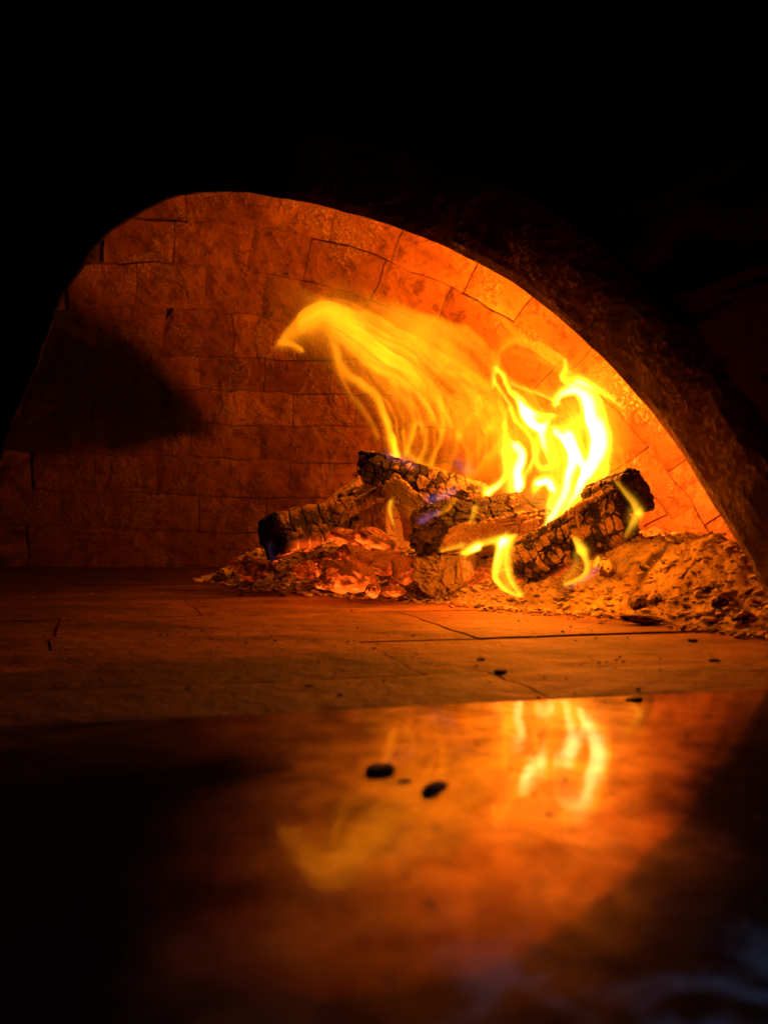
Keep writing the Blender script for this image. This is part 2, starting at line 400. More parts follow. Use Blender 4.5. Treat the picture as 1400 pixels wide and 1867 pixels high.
EDGE = [(-260, 400), (-60, 345), (150, 322), (360, 322), (560, 345), (760, 408), (960, 505), (1130, 655), (1240, 800), (1330, 950), (1440, 1160), (1500, 1290)]
EC = arc_resample(EDGE, 500)
T_ = np.gradient(EC, axis=0); T_ /= np.linalg.norm(T_, axis=1, keepdims=True); N_ = np.stack([-T_[:, 1], T_[:, 0]], 1)  # inward = down-left
S_ = np.r_[0, np.cumsum(np.linalg.norm(np.diff(EC, axis=0), axis=1))]
def ringpt(s, off):
    s = np.asarray(s); squeeze = 1 - .45*sstep(1250, 1900, s)       # rings narrow towards the foot
    o = off*squeeze
    x = np.interp(s, S_, EC[:, 0]) + o*np.interp(s, S_, N_[:, 0]); y = np.interp(s, S_, EC[:, 1]) + o*np.interp(s, S_, N_[:, 1])
    return np.stack([x, y], -1)
RINGS = [-170, -85, 0, 78, 158, 240]
for k in range(len(RINGS)-1):
    s = -20 + (k % 2)*62; rr = random.Random(40+k)
    while s < S_[-1]-30:
        L = rr.choice((118, 128, 140, 150)); s0, s1, o0, o1 = max(s, 0), s+L, RINGS[k], RINGS[k+1]
        q = ringpt((s0+s1)/2, (o0+o1)/2)
        sl = rr.uniform(-9, 9)
        if q[1] < 1230 and q[0] > -200 and q[0] < 1600:
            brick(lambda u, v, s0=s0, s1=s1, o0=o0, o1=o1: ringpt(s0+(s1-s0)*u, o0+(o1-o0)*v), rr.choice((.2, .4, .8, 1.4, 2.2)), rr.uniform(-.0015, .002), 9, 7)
        s = s1
# lower wall: level courses up to the innermost ring
Q = ringpt(np.linspace(0, S_[-1], 500), 240)
order = Q[:, 0].argsort(); Qx, Qy = Q[order, 0], np.maximum.accumulate(np.where(Q[order, 0] > 300, Q[order, 1], -1e9))
QyL = Q[order, 1]
def qy(x): return np.where(x > 300, np.interp(x, Qx, Qy), np.interp(x, Qx, QyL))
ROWS = [1050, 970, 904, 837, 773, 713, 652, 592, 530, 470]
for i in range(len(ROWS)-1):
    yb, yt = ROWS[i], ROWS[i+1]; rr = random.Random(90+i)
    x = -180 + (i % 2)*60 + rr.uniform(-10, 10)
    while x < 1330:
        L = rr.choice((112, 122, 126, 118))*(1-.12*max(0, (x-600)/700)); x0, x1 = x, x+L; x = x1
        curve = lambda X, y: y + .034*(X-400)*(1 if y < 1000 else .5)*np.where(X < 600, 1, 0) + np.where(X >= 600, .034*200*(1 if y < 1000 else .5), 0)
        xm = np.linspace(x0, x1, 9); ok = curve(xm, yb)-qy(xm) >= (30 if i else 8)
        if not ok.any(): break
        if not ok.all(): x1 = xm[ok].max()
        if x1-x0 < 22: continue
        def A(u, v, x0=x0, x1=x1, yb=yb, yt=yt, curve=curve):
            X = x0+(x1-x0)*u; b = curve(X, yb); c_ = curve(X, yt); tp = np.where(c_-qy(X) < 30, qy(X), c_); tp = np.minimum(tp, b-6)
            return np.stack([X, b+(tp-b)*v], -1)
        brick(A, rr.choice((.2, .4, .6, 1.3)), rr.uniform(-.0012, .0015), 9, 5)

# ------------------------------------------------------------------ front wall with the arched mouth
OUT = [(-60, 1120), (-45, 1000), (-25, 900), (0, 835), (30, 745), (62, 665), (100, 575), (122, 520), (150, 468), (178, 430), (200, 404), (232, 378), (265, 362),
       (310, 347), (360, 340), (410, 341), (460, 347), (510, 354), (560, 364), (650, 392), (760, 426), (870, 472), (960, 527), (1050, 600), (1130, 680),
       (1200, 762), (1260, 848), (1310, 932), (1360, 1020), (1400, 1092), (1450, 1185), (1470, 1230)]
PL = 1.16                                             # the wall stands on the line X + Y = 1.16
nrm = np.array([1, 1, 0])/math.sqrt(2)                # towards the chamber
def on_wall(px, py):
    kx = (px-CX)/F; Y = PL/(1+kx); return np.array([kx*Y, Y, H-(py-HY)/F*Y])
oc = arc_resample(OUT, 300)
q_ = np.arange(300)
oc = oc + (np.stack([fbm(q_/9, 0, 0, 3, 81), fbm(q_/9, 7, 0, 3, 82)], 1)-.5)*np.interp(q_, [0, 90, 150, 300], [16, 16, 7, 5])[:, None]
k0 = 0
E = np.array([on_wall(*q) for q in oc]); E[0, 2] = -.02; E[-1, 2] = -.02
Al = (E @ np.array([1, -1, 0]))/math.sqrt(2)         # coordinate along the wall
ctr = np.array([(Al[0]+Al[-1])/2, 0.0])
wall = empty('arch_wall', (E[:, 0].mean(), E[:, 1].mean(), 0), label='sooty front wall with the arched oven mouth, its shade painted in', cat='wall')
def wp(a, z, depth=0.0):
    d = np.array([1, -1, 0])/math.sqrt(2); base = np.array([PL/2, PL/2, 0])
    p = base + d*a + np.array([0, 0, z]) - nrm*depth; return p
n = len(E); R2 = []; R3 = []
for i in range(n):
    v = np.array([Al[i], E[i, 2]])-ctr; L = np.linalg.norm(v); v = v/L
    t = i/(n-1); fw = .065*float(sstep(.42, .90, t))
    wd = .085 + .02*t
    R2.append((Al[i]+v[0]*wd, max(E[i, 2]+v[1]*wd, -.02), fw))
    # outer rectangle of the wall
    big = min(abs(2.2/v[0]) if abs(v[0]) > 1e-6 else 1e9, 2.4/max(v[1], 1e-6))
    R3.append((ctr[0]+v[0]*big, max(v[1]*big, -.02), fw))
V, fs = [], []
for i in range(n): V.append(wp(*R2[i]))
for i in range(n): V.append(wp(*R3[i]))
for i in range(n): V.append(wp(R3[i][0], R3[i][1], -.02))
for i in range(n): V.append(wp(Al[i]+.006*np.sign(Al[i]-ctr[0]), E[i, 2]+.005, -.002))
for r in range(3):
    for i in range(n-1): fs.append((r*n+i, r*n+i+1, (r+1)*n+i+1, (r+1)*n+i))
link('wall_face', mesh('wall_face', V, fs, M_SOOT_SHADE), wall)
# voussoirs round the mouth
arcl = np.r_[0, np.cumsum(np.linalg.norm(np.diff(E, axis=0), axis=1))]
i = 0; rv = random.Random(5)
while i < n-6:
    j = i
    tgt = rv.uniform(.085, .12)
    while j < n-1 and arcl[j]-arcl[i] < tgt: j += 1
    if n-1-j < 8: j = n-1
    V = []; m = j-i+1; K = 9
    jit = rv.uniform(-.003, .003)
    for q in range(i, j+1):
        for w in range(K):
            f = w/(K-1); fd = math.sin(w/(K-1)*math.pi/2); f = f*float(sstep(.42, .9, q/n))+w/(K-1)*(1-float(sstep(.42, .9, q/n)))
            a = Al[q]*(1-f)+R2[q][0]*f; z = E[q, 2]*(1-f)+R2[q][1]*f; d = R2[q][2]*fd
            if q == i: a += (Al[i+1]-Al[i])*.02; z += (E[i+1, 2]-E[i, 2])*.02
            if q == j: a += (Al[j-1]-Al[j])*.02; z += (E[j-1, 2]-E[j, 2])*.02
            nz = (float(fbm(a*22, z*22, d*22, 3, 21))-.5)*.014
            V.append(wp(a, z, d+(.002+nz)*float(sstep(.3, .6, q/n))+.002 if w else 0.0))
    N = len(V)
    for q in range(m):
        for w in range(K):
            V.append(np.array(V[q*K+w]) + nrm*(.006 if i < n*.45 else .03))
    fs = gridfaces(m, K)
    ring = [a*K for a in range(m)] + [(m-1)*K+b for b in range(1, K)] + [a*K+K-1 for a in range(m-2, -1, -1)] + [b for b in range(K-2, 0, -1)]
    for a, b in zip(ring, ring[1:]+ring[:1]): fs.append((a, a+N, b+N, b))
    fs.append(tuple(r+N for r in ring))
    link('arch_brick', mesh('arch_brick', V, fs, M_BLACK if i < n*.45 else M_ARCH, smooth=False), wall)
    i = j

# ------------------------------------------------------------------ hearth floor of tiles, and the polished slab before it
ang = math.radians(18)                              # tile joints run this much to the left of straight ahead
dA = np.array([math.cos(ang)*1.0, math.sin(ang)*1.0])  # along the level joints (rising slightly to the right)
dA = np.array([math.cos(math.radians(13)), math.sin(math.radians(13))]); dB = np.array([-math.sin(ang), math.cos(ang)])
def fl(a, b): return dA*a + dB*b/math.cos(ang)
floor = link('hearth_floor', mesh('hearth_floor', [(-2.2, .20, -.0021), (1.4, .20, -.0021), (1.4, 3.0, -.0021), (-2.2, 3.0, -.0021)], [(0, 1, 2, 3)], M_MORTAR), loc=(-.3, 1.2, -.010))
tag(floor, label='oven floor of large scorched clay tiles', kind='structure')
BR = [.492, .603, .782, 1.03, 1.29, 1.55, 1.85, 2.2, 2.6]
shift = [.10, .134, .257, .02, .20, .11, .3, .0]
def tile(a0, a1, b0, b1, seed):
    g = .0015; nx, ny = 14, 8; rr = random.Random(seed); dz = rr.uniform(-.0012, .0008); tx, ty = rr.uniform(-.0012, .0012), rr.uniform(-.0012, .0012)
    V = []
    for i in range(nx):
        for j in range(ny):
            u, v = i/(nx-1), j/(ny-1); p = fl(a0+g+(a1-a0-2*g)*u, b0+g+(b1-b0-2*g)*v)
            w = (float(fbm(p[0]*30, p[1]*30, 0, 3, 2))-.5)*.012; e = -.0012 if (i in (0, nx-1) or j in (0, ny-1)) else 0
            V.append((p[0]+w, p[1]+w, dz+e+tx*(u-.5)+ty*(v-.5)+(float(vnoise(p[0]*9, p[1]*9, 0, 5))-.5)*.0012))
    N = nx*ny
    for k in range(N): V.append((V[k][0], V[k][1], -.03))
    fs = gridfaces(nx, ny)
    ring = [a*ny for a in range(nx)] + [(nx-1)*ny+b for b in range(1, ny)] + [a*ny+ny-1 for a in range(nx-2, -1, -1)] + [b for b in range(ny-2, 0, -1)]
    for a, b in zip(ring, ring[1:]+ring[:1]): fs.append((a, a+N, b+N, b))
    link('tile', mesh('tile', V, fs, M_TILE, smooth=False), floor)
for r in range(len(BR)-1):
    a = -1.9 + shift[r]; L = .40 if r > 0 else .52
    while a < 1.35:
        tile(a, a+L, BR[r], BR[r+1], r*100+int(a*50)+400); a += L
# slab: top level with the tiles, a rounded far edge
def slab():
    nx, ny = 160, 24; V = []
    for i in range(nx):
        for j in range(ny):
            a = -1.1+i/(nx-1)*2.2; b = -.10 + (j/(ny-1))*(.4938+.10) + (.0025*float(vnoise(a*14, 0, 0, 3)) if j == ny-1 else 0)
            z = .0006 
            p = fl(a, b); V.append((p[0], p[1], z))
    N = nx*ny
    for k in range(N): V.append((V[k][0], V[k][1], -.04))
    fs = gridfaces(nx, ny)
    ring = [a*ny for a in range(nx)] + [(nx-1)*ny+b for b in range(1, ny)] + [a*ny+ny-1 for a in range(nx-2, -1, -1)] + [b for b in range(ny-2, 0, -1)]
    for a, b in zip(ring, ring[1:]+ring[:1]): fs.append((a, a+N, b+N, b))
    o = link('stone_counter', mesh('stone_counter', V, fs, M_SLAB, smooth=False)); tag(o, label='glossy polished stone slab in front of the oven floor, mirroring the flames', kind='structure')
slab()

# ------------------------------------------------------------------ ash
FRONT = [(-.62, 1.80), (-.45, 1.74), (-.31, 1.66), (-.22, 1.47), (-.12, 1.37), (-.02, 1.30), (.06, 1.24), (.13, 1.17), (.20, 1.12), (.28, 1.04), (.34, .93), (.40, .85), (.48, .78), (.60, .74)]
def ash_h(X, Y):
    fy = interp(FRONT, X) + .02*(vnoise(X*16, 0, 0, 1)-.5)
    d = (Y-fy)
    top = interp([(-.62, .0), (-.45, .02), (-.3, .035), (-.15, .05), (0, .055), (.12, .05), (.22, .05), (.32, .076), (.42, .082), (.48, .056), (.55, .02), (.7, .01)], X)
    h = top*sstep(-.0, .20, d) + .005*sstep(-.02, .02, d)
    # fades where it meets the right wall nearer the mouth
    h = h*(.45+.55*sstep(.9, 1.12, Y))
    em = sstep(-.37, -.27, X); h = h*em; amp = sstep(-.01, .05, d)*em
    f1, f2, rv = cells(X*62+fbm(X*30, Y*30, 0, 2, 3)*1.5, Y*42, 4)
    lump = (1-np.clip(f1*1.25, 0, 1)**2)*(.3+rv)
    f1b, f2b, rvb = cells(X*150+3, Y*105, 14)
    lump2 = (1-np.clip(f1b*1.3, 0, 1)**2)*(.2+rvb)
    return h + amp*(+.0065*lump + .0045*lump2 + .003*(fbm(X*190, Y*130, 0, 2, 18)-.5) + .014*(fbm(X*17, Y*17, 0, 4, 8)-.45)) - .006*(1-amp)
def build_ash(x0, x1, y0, y1, st):
    xs = np.arange(x0, x1, st); ys = np.arange(y0, y1, st*1.3)
    X, Y = np.meshgrid(xs, ys, indexing='ij'); Z = ash_h(X, Y)
    inside = (np.hypot(X-C0[0], Y-C0[1]) < RAD+.01)
    idx = -np.ones(X.shape, int); keep = (Z > -.004) & inside
    k2 = keep.copy(); k2[:-1] |= keep[1:]; k2[1:] |= keep[:-1]; k2[:, :-1] |= keep[:, 1:]; k2[:, 1:] |= keep[:, :-1]
    idx[k2] = np.arange(k2.sum()); V = np.stack([X[k2], Y[k2], Z[k2]], 1)
    a, b, c, d = idx[:-1, :-1], idx[1:, :-1], idx[1:, 1:], idx[:-1, 1:]
    ok = (a >= 0) & (b >= 0) & (c >= 0) & (d >= 0)
    fs = np.stack([a[ok], b[ok], c[ok], d[ok]], 1)
    char = sstep(.055, .0, V[:, 1]-interp(FRONT, V[:, 0]))*.35*sstep(.1, .3, V[:, 0]) + sstep(.66, .8, fbm(V[:, 0]*22, V[:, 1]*22, 0, 3, 77))*.9 + .9*sstep(.15, .07, np.hypot((V[:, 0]+.05)/1.25, V[:, 1]-1.33))  # last term paints the dark gaps under and between the left coals
    return mesh('ash_bed', V, fs, M_ASH, attrs={'char': char})
ashbed = link('ash_bed', build_ash(-.62, .66, .74, 1.95, .0033)); tag(ashbed, label='bed of crumbly pale wood ash heaped under and around the logs', cat='ash', kind='stuff')

# loose crumbs and flakes of ash and charcoal, uncountable
def crumbs(name, label, n, place, mat, smin, smax, seed, flat=.6):
    rr = np.random.default_rng(seed); V = []; Fc = []; ch = []
    ico = bmesh.new(); bmesh.ops.create_icosphere(ico, subdivisions=1, radius=1.0)
    bv = np.array([v.co[:] for v in ico.verts]); bf = [[v.index for v in f.verts] for f in ico.faces]; ico.free()
    made = 0
    while made < n:
        q = place(rr)
        if q is None: continue
        s = smin*(smax/smin)**rr.random()**1.6
        d = bv*(1+.45*(rr.random(len(bv))[:, None]-.5))*np.array([s*rr.uniform(.7, 1.5), s*rr.uniform(.6, 1.1), s*flat*rr.uniform(.6, 1.2)])
        a = rr.uniform(0, 6.28); b = rr.uniform(-.5, .5)
        d = d @ np.array([[math.cos(a), math.sin(a), 0], [-math.sin(a), math.cos(a), 0], [0, 0, 1]])
        d = d @ np.array([[math.cos(b), 0, math.sin(b)], [0, 1, 0], [-math.sin(b), 0, math.cos(b)]])
        off = len(V)*1; base = made*len(bv)
        V.append(d+np.array(q)); Fc += [[i+base for i in f] for f in bf]; ch.append(np.full(len(bv), rr.random()**(9 if mat is M_ASH else 2))); made += 1
    me = mesh(name, np.concatenate(V), Fc, mat, smooth=False, attrs={'char': np.concatenate(ch), 'ash': 1-np.concatenate(ch), 'glow': np.zeros(len(V)*len(bv))})
    return tag(link(name, me), label=label, cat='crumbs' if False else None, kind='stuff')
def on_ash(rr):
    X = rr.uniform(-.36, .58); Y = float(interp(FRONT, X)) + rr.normal(.09, .11)
    if Y < interp(FRONT, X)-.02-.05*rr.random() or math.hypot(X-C0[0], Y-C0[1]) > RAD-.01: return None
    return (X, Y, max(float(ash_h(np.array(X), np.array(Y))), 0)+.0015)
crumbs('ash_flakes', 'loose pale flakes and crumbs lying over the ash bed', 5200, on_ash, M_ASH, .0015, .0085, 3, .4)
def on_right_floor(rr):
    X = rr.uniform(.12, .52); fy = float(interp(FRONT, X)); Y = fy - abs(rr.normal(0, .035)) - .005
    return (X, Y, .001)
crumbs('charcoal_grit', 'dark charcoal grit scattered along the foot of the ash on the tiles', 420, on_right_floor, M_CHAR, .0012, .004, 5, .5)
def on_floor(rr):
    X = rr.uniform(-.7, .4); Y = rr.uniform(.56, 1.6)
    return (X*Y, Y, .0008)
crumbs('floor_grit', 'tiny specks of char and ash sprinkled over the floor tiles', 900, on_floor, M_CHAR, .0006, .0022, 6, .5)

def on_slab(rr):
    Y = rr.uniform(.16, .50); X = rr.uniform(0, .20)
    return (X, Y, .0009)
crumbs('slab_grit', 'fine char dust and crumbs lying on the glossy slab', 260, on_slab, M_CHAR, .0002, .0011, 8, .5)
# ------------------------------------------------------------------ logs
def frame(A, B):
    ax = (B-A).normalized(); up = Vector((0, 0, 1)); side = ax.cross(up).normalized(); up = side.cross(ax).normalized()
    return ax, side, up
def log(A, B, ra, rb, shape, label, cu=9, cv=9, depth=.006, seed=0, ash=None, glow=None, mat=None, endmat=None, nu=170, nv=150, bend=0, flat=1.0, name='log', grain=.5, ends=(1, 1), parts=None, cap_glow=0.0, jit=.75, strips=0.0, fine=.0016):
    A, B = Vector(A), Vector(B); ax, side, up = frame(A, B); L = (B-A).length
    t = np.linspace(0, 1, nu)[:, None]; th = np.linspace(0, 2*math.pi, nv, endpoint=False)[None, :]
    r = (ra+(rb-ra)*t)*shape(th)
    r = r*(1+.10*(fbm(t*4+seed, np.cos(th)*1.3+5, np.sin(th)*1.3+5, 3, seed)-.5)*2)
    # checks: long cracks with the grain, short ones across it
    wu = .35*(fbm(t*14, np.cos(th)*2+3, np.sin(th)*2+3, 3, seed+5)-.5)
    f1, f2, rv = cells(t*cu+wu, (th/(2*math.pi)*cv + wu) % cv, seed+20, jit)
    e = f2-f1; groove = (1-sstep(.0, .13, e))*sstep(.25, .55, fbm(t*6+2, np.cos(th)*2+7, np.sin(th)*2+7, 3, seed+44))
    f1b, f2b, rvb = cells(t*cu*2.3+wu*2, (th/(2*math.pi)*cv*2.1+wu*2) % (cv*2.1), seed+30)
    g2 = (1-sstep(.0, .10, f2b-f1b))*sstep(.35, .6, vnoise(t*9, np.cos(th)*2+7, np.sin(th)*2+7, seed+45))
    rv = .45*rv+.55*sstep(.3, .7, fbm(t*7, np.cos(th)*2.2+5, np.sin(th)*2.2+5, 4, seed+46))
    gr = fbm(t*L*30, np.cos(th)*14+20, np.sin(th)*14+20, 3, seed+7)-.5     # grain ridges run along the log
    r = r - depth*groove*(.5+.9*vnoise(t*5, np.cos(th)+2, np.sin(th)+2, seed+1)) - depth*.35*g2 + depth*.5*(rv-.5) + .0045*grain*gr + fine*(fbm(t*L*260, np.cos(th)*26+40, np.sin(th)*26+40, 3, seed+8)-.5)*2
    if strips:
        st_ = vnoise(th*5.2/2+seed, t*1.3, 0, seed+60); r = r - strips*(1-sstep(.30, .42, st_))*sstep(.35, .55, t)
        gv0 = (1-sstep(.30, .42, st_))*sstep(.35, .55, t)
    else: gv0 = 0
    env = np.minimum(1, np.minimum(t, 1-t)*L/.006)                          # worn ends
    r = r*(1-.10*(1-env))
    wob = .006*(fbm(np.cos(th)*1.5+4, np.sin(th)*1.5+4, seed, 3, seed+3)-.5)*np.array(1.0)
    tt = t + (wob*3*(t-.5)*2)/L*1.5
    cx = r*np.cos(th); cz = r*np.sin(th)*flat + bend*np.sin(t*math.pi)
    Pp = (np.array(A)[None, None] + np.array(ax)[None, None]*(tt*L)[..., None] + np.array(side)[None, None]*cx[..., None] + np.array(up)[None, None]*cz[..., None])
    nz = (up.z*np.sin(th)*flat + side.z*np.cos(th)) + 0*t
    groove = np.maximum(groove, gv0)
    aval = .28 + .55*rv*(1-groove) + .18*(nz) if ash is None else ash(t+0*th, th+0*t, rv, groove, nz)
    gval = 0*aval if glow is None else glow(t+0*th, th+0*t, rv, groove, nz)
    root = empty(name, tuple((Pp.reshape(-1, 3)[:, 0].mean(), Pp.reshape(-1, 3)[:, 1].mean(), Pp.reshape(-1, 3)[:, 2].min())), label=label, cat='firewood log')
    fs = [f[::-1] for f in gridfaces(nu, nv, True)]
    link('wood_body', mesh('wood_body', Pp.reshape(-1, 3), fs, mat or M_CHAR, attrs={'ash': np.clip(aval, 0, 1.2).ravel(), 'glow': np.clip(gval, 0, 2).ravel()}), root)
    for side_i, use in ((0, ends[0]), (-1, ends[1])):
        if not use: continue
        rim = Pp[side_i]; c = rim.mean(0); sgn = -1 if side_i == 0 else 1; K = 26; V = [c+np.array(ax)*sgn*.0]
        av = [.3]; gv = [0.0]
        for k in range(1, K+1):
            f = k/K
            for j in range(nv):
                q = c+(rim[j]-c)*f; thj = th[0, j]
                lx, lz = f*math.cos(thj), f*math.sin(thj); rg = (.0090*(float(fbm(lx*4+9, lz*4+9, seed, 3, seed+9))-.5) + .0025*(float(vnoise(f*9, 0, 0, seed+8))-.5))*(f < 1) - .004*(1-f)*0
                ck = -.005*float(1-sstep(0, .07, abs(float(fbm(lx*2.2+5, lz*2.2+5, seed, 3, seed+2))-.5)))*(f < .97)
                V.append(q+np.array(ax)*sgn*(rg+ck)); av.append((.25 if endmat is None or endmat is M_END else .85)+.5*float(fbm(lx*6+5, lz*6+5, 0, 3, seed+4))); gv.append(cap_glow*float(vnoise(f*5, thj*2, 1, seed)))
        fs2 = [(0, 1+(j+1) % nv, 1+j) if sgn > 0 else (0, 1+j, 1+(j+1) % nv) for j in range(nv)]
        for k in range(K-1):
            for j in range(nv):
                a, b = 1+k*nv+j, 1+k*nv+(j+1) % nv
                fs2.append((a, b, b+nv, a+nv))
        link('cut_end', mesh('cut_end', V, fs2, endmat or M_END, attrs={'ash': av, 'glow': gv}), root)
    return root
def rnd_poly(pows, rot=0):
    "rounded polygon outline of a split log"
    def f(th):
        r = 0*th+9
        for k, (a, d) in enumerate(pows):
            c = np.cos(th-math.radians(a)-rot); r = np.minimum(r, np.where(c > .05, d/np.maximum(c, .05), 9))
        return np.minimum(r, 1.12)
    return f
HALF = rnd_poly([(-90, .62), (20, 1.05), (160, 1.05)])
QUART = rnd_poly([(-120, .62), (-30, .66), (90, .95), (60, 1), (150, .95)])
SLAB = rnd_poly([(90, .62), (-90, .62), (0, 1.1), (180, 1.1)])
ROUND = lambda th: 1+.04*np.cos(3*th)+.03*np.sin(5*th+1)
SQ = rnd_poly([(45, .82), (135, .80), (-45, .78), (-135, .84)])

# left log lying on the coals, ash-crusted top, glowing along its lower front edge
def g_left(t, th, rv, gv, nz):
    front = sstep(.74, .97, np.cos(th+math.radians(52)))
    return front*(.25+1.3*gv+.5*rv)*(.35+1.0*vnoise(t*9, th*3, 0, 5)*sstep(.98, .8, t)) * sstep(.0, .12, t)
log(P(490, 978, 1.40), P(704, 924, 1.50), .050, .038, rnd_poly([(100, .66), (-80, .74), (10, 1.0), (190, 1.0)]),
    'long charred log at the left with ash-crusted top and glowing lower edge', 9, 7, .009, 3,
    ash=lambda t, th, rv, gv, nz: (.34+.26*sstep(.2, .9, nz)+.15*rv-.7*gv)*sstep(0, .06, t), glow=lambda t, th, rv, g, nz: g_left(t, th, rv, g, nz), nu=260, nv=220, strips=.020, mat=M_UMBER)
# narrow split pieces leaning behind it
log(P(572, 946, 1.47), P(676, 868, 1.51), .0185, .017, SLAB, 'thin dark split stick leaning behind the left log', 5, 5, .004, 9, ash=lambda t, th, rv, gv, nz: .30+.3*rv*(1-gv)+.15*nz, nu=110, nv=90)
log(P(598, 950, 1.43), P(694, 900, 1.43), .019, .019, SLAB, 'short reddish split stick between the left log and the block', 5, 5, .004, 13, ash=lambda t, th, rv, gv, nz: .38+.3*rv*(1-gv)+.1*nz,
    glow=lambda t, th, rv, gv, nz: .15*sstep(.3, -.6, nz), nu=110, nv=90)
# block behind, carrying the upper log
log(P(690, 1010, 1.44), P(682, 886, 1.46), .044, .036, SQ, 'brown upright block standing behind the coals, carrying the upper log', 4, 8, .004, 17,
    ash=lambda t, th, rv, gv, nz: .62+.2*rv-.4*gv, glow=lambda t, th, rv, gv, nz: .45*sstep(.72, .2, t)*(.3+gv), mat=M_CHAR, nu=130, nv=120)
# upper log
log(P(664, 846, 1.38), P(885, 912, 1.45), .026, .029, rnd_poly([(90, .85), (-30, .9), (-150, .85), (200, 1), (20, 1)]),
    'uppermost charred log lying across the pile, its left tip sticking out over the coals', 13, 9, .0065, 21,
    ash=lambda t, th, rv, gv, nz: .18+.55*rv*(1-gv)*sstep(.0, .35, t+.3*rv), nu=240, nv=130)
# pale stick
log(P(712, 884, 1.325), P(778, 948, 1.27), .0185, .021, SQ, 'short pale barkless stick propped against the end of the middle log', 2, 4, .003, 31,
    ash=lambda t, th, rv, gv, nz: .85-.3*gv+.1*nz, mat=M_PALE, nu=120, nv=90, grain=1.6)
# middle log
log(P(770, 968, 1.225), P(972, 938, 1.37), .0395, .043, rnd_poly([(100, .80), (40, .92), (-20, .95), (-75, .88), (-140, .9), (175, .9)]),
    'thick middle log with a black left end and charred splintery top', 6, 9, .006, 41,
    ash=lambda t, th, rv, gv, nz: .72*sstep(.35, -.25, nz)*sstep(.0, .12, t)+.16+.22*rv*(1-gv)+.18*(fbm(t*8, np.cos(th)*8+9, np.sin(th)*8+9, 3, 2)-.5), nu=230, nv=180, grain=1.8, endmat=M_END)
# pale block on the floor under the middle log
log(P(800, 1052, 1.235), P(838, 1048, 1.36), .043, .044, rnd_poly([(90, .72), (-52, .70), (-128, .70), (10, .95), (170, .95)]),
    'pale cracked block of burnt wood standing on its corner under the middle log', 4, 11, .0028, 51,
    ash=lambda t, th, rv, gv, nz: 1.25-.3*gv, mat=M_PALE, endmat=M_PALE, nu=120, nv=150, grain=.6)
# right log
def a_right(t, th, rv, gv, nz):
    return .17+.62*rv*(1-gv)+.10*nz-.3*gv
log(P(950, 1040, 1.235), P(1138, 930, 1.165), .0385, .038, ROUND,
    'right log with deep blocky char checks, tilted up to the right on the ash', 15, 9, .0085, 61, jit=.5,
    ash=a_right, glow=lambda t, th, rv, gv, nz: 1.5*sstep(-.62, -.95, nz)*sstep(.75, .4, t), nu=260, nv=200, grain=.5)
# thin curled bark at its upper end
log(P(1080, 925, 1.25), P(1164, 902, 1.20), .027, .036, HALF, 'dark curved shell of bark behind the upper end of the right log', 4, 6, .004, 71,
    ash=lambda t, th, rv, gv, nz: .12+.3*rv, nu=110, nv=110)
log(P(985, 990, 1.33), P(1040, 885, 1.38), .018, .014, SLAB, 'slim dark stick standing in the flames between the middle and right logs', 5, 5, .003, 75,
    ash=lambda t, th, rv, gv, nz: .35+.3*rv, nu=90, nv=70)
log(P(865, 1010, 1.33), P(1010, 985, 1.36), .026, .026, QUART, 'dark half-buried log in the gap under the middle log', 6, 7, .005, 79,
    ash=lambda t, th, rv, gv, nz: .35+.4*rv-.3*gv, glow=lambda t, th, rv, gv, nz: .7*gv*sstep(.2, -.5, nz), nu=110, nv=100)

# ------------------------------------------------------------------ coals
def coal(px, py, Y, sx, sy, sz, glow, ash, seed, rot=0.0, mat=None):
    bm = bmesh.new(); bmesh.ops.create_icosphere(bm, subdivisions=4, radius=1.0)
    v = np.array([q.co[:] for q in bm.verts]); fs = [[q.index for q in f.verts] for f in bm.faces]; bm.free()
    rr = np.random.default_rng(seed)
    d = np.full(len(v), 9.0)
    for _ in range(8):                               # cut by random planes: blocky lump
        nn = rr.normal(size=3); nn /= np.linalg.norm(nn); c = v @ nn
        d = np.minimum(d, np.where(c > .05, rr.uniform(.62, .9)/np.maximum(c, .05), 9))
    d = np.minimum(d, 1.08); w = v*d[:, None]
    s0 = seed*3.7
    f = fbm(w[:, 0]*2.2+s0, w[:, 1]*2.2+s0, w[:, 2]*2.2+s0, 4, seed); f3 = fbm(w[:, 0]*9+s0, w[:, 1]*9+s0, w[:, 2]*9+s0, 3, seed+1)-.5
    rid = np.abs(f-.5)*2
    w = w*(1+.22*(f-.5)+.07*f3-.20*(1-sstep(.0, .12, rid)))[:, None]
    cr = 1-sstep(.0, .16, rid)
    w = w*np.array([sx, sy, sz]); a = rot
    w = w @ np.array([[math.cos(a), 0, math.sin(a)], [0, 1, 0], [-math.sin(a), 0, math.cos(a)]])
    p = np.array(P(px, py, Y)); 
    nzv = v[:, 2]
    g = glow*np.clip(-.12+.9*cr+.95*sstep(.30, -.5, nzv)+.5*f3, 0, 1.6)*(.4+1.1*vnoise(v[:, 0]*2+s0, v[:, 1]*2, v[:, 2]*2, seed+3))
    as_ = ash - .04 + .45*(nzv) - .5*cr
    return mesh('coal', w+p, fs, mat or M_COAL, smooth=False, attrs={'ash': np.clip(as_, 0, 1), 'glow': np.clip(g, 0, 2)})
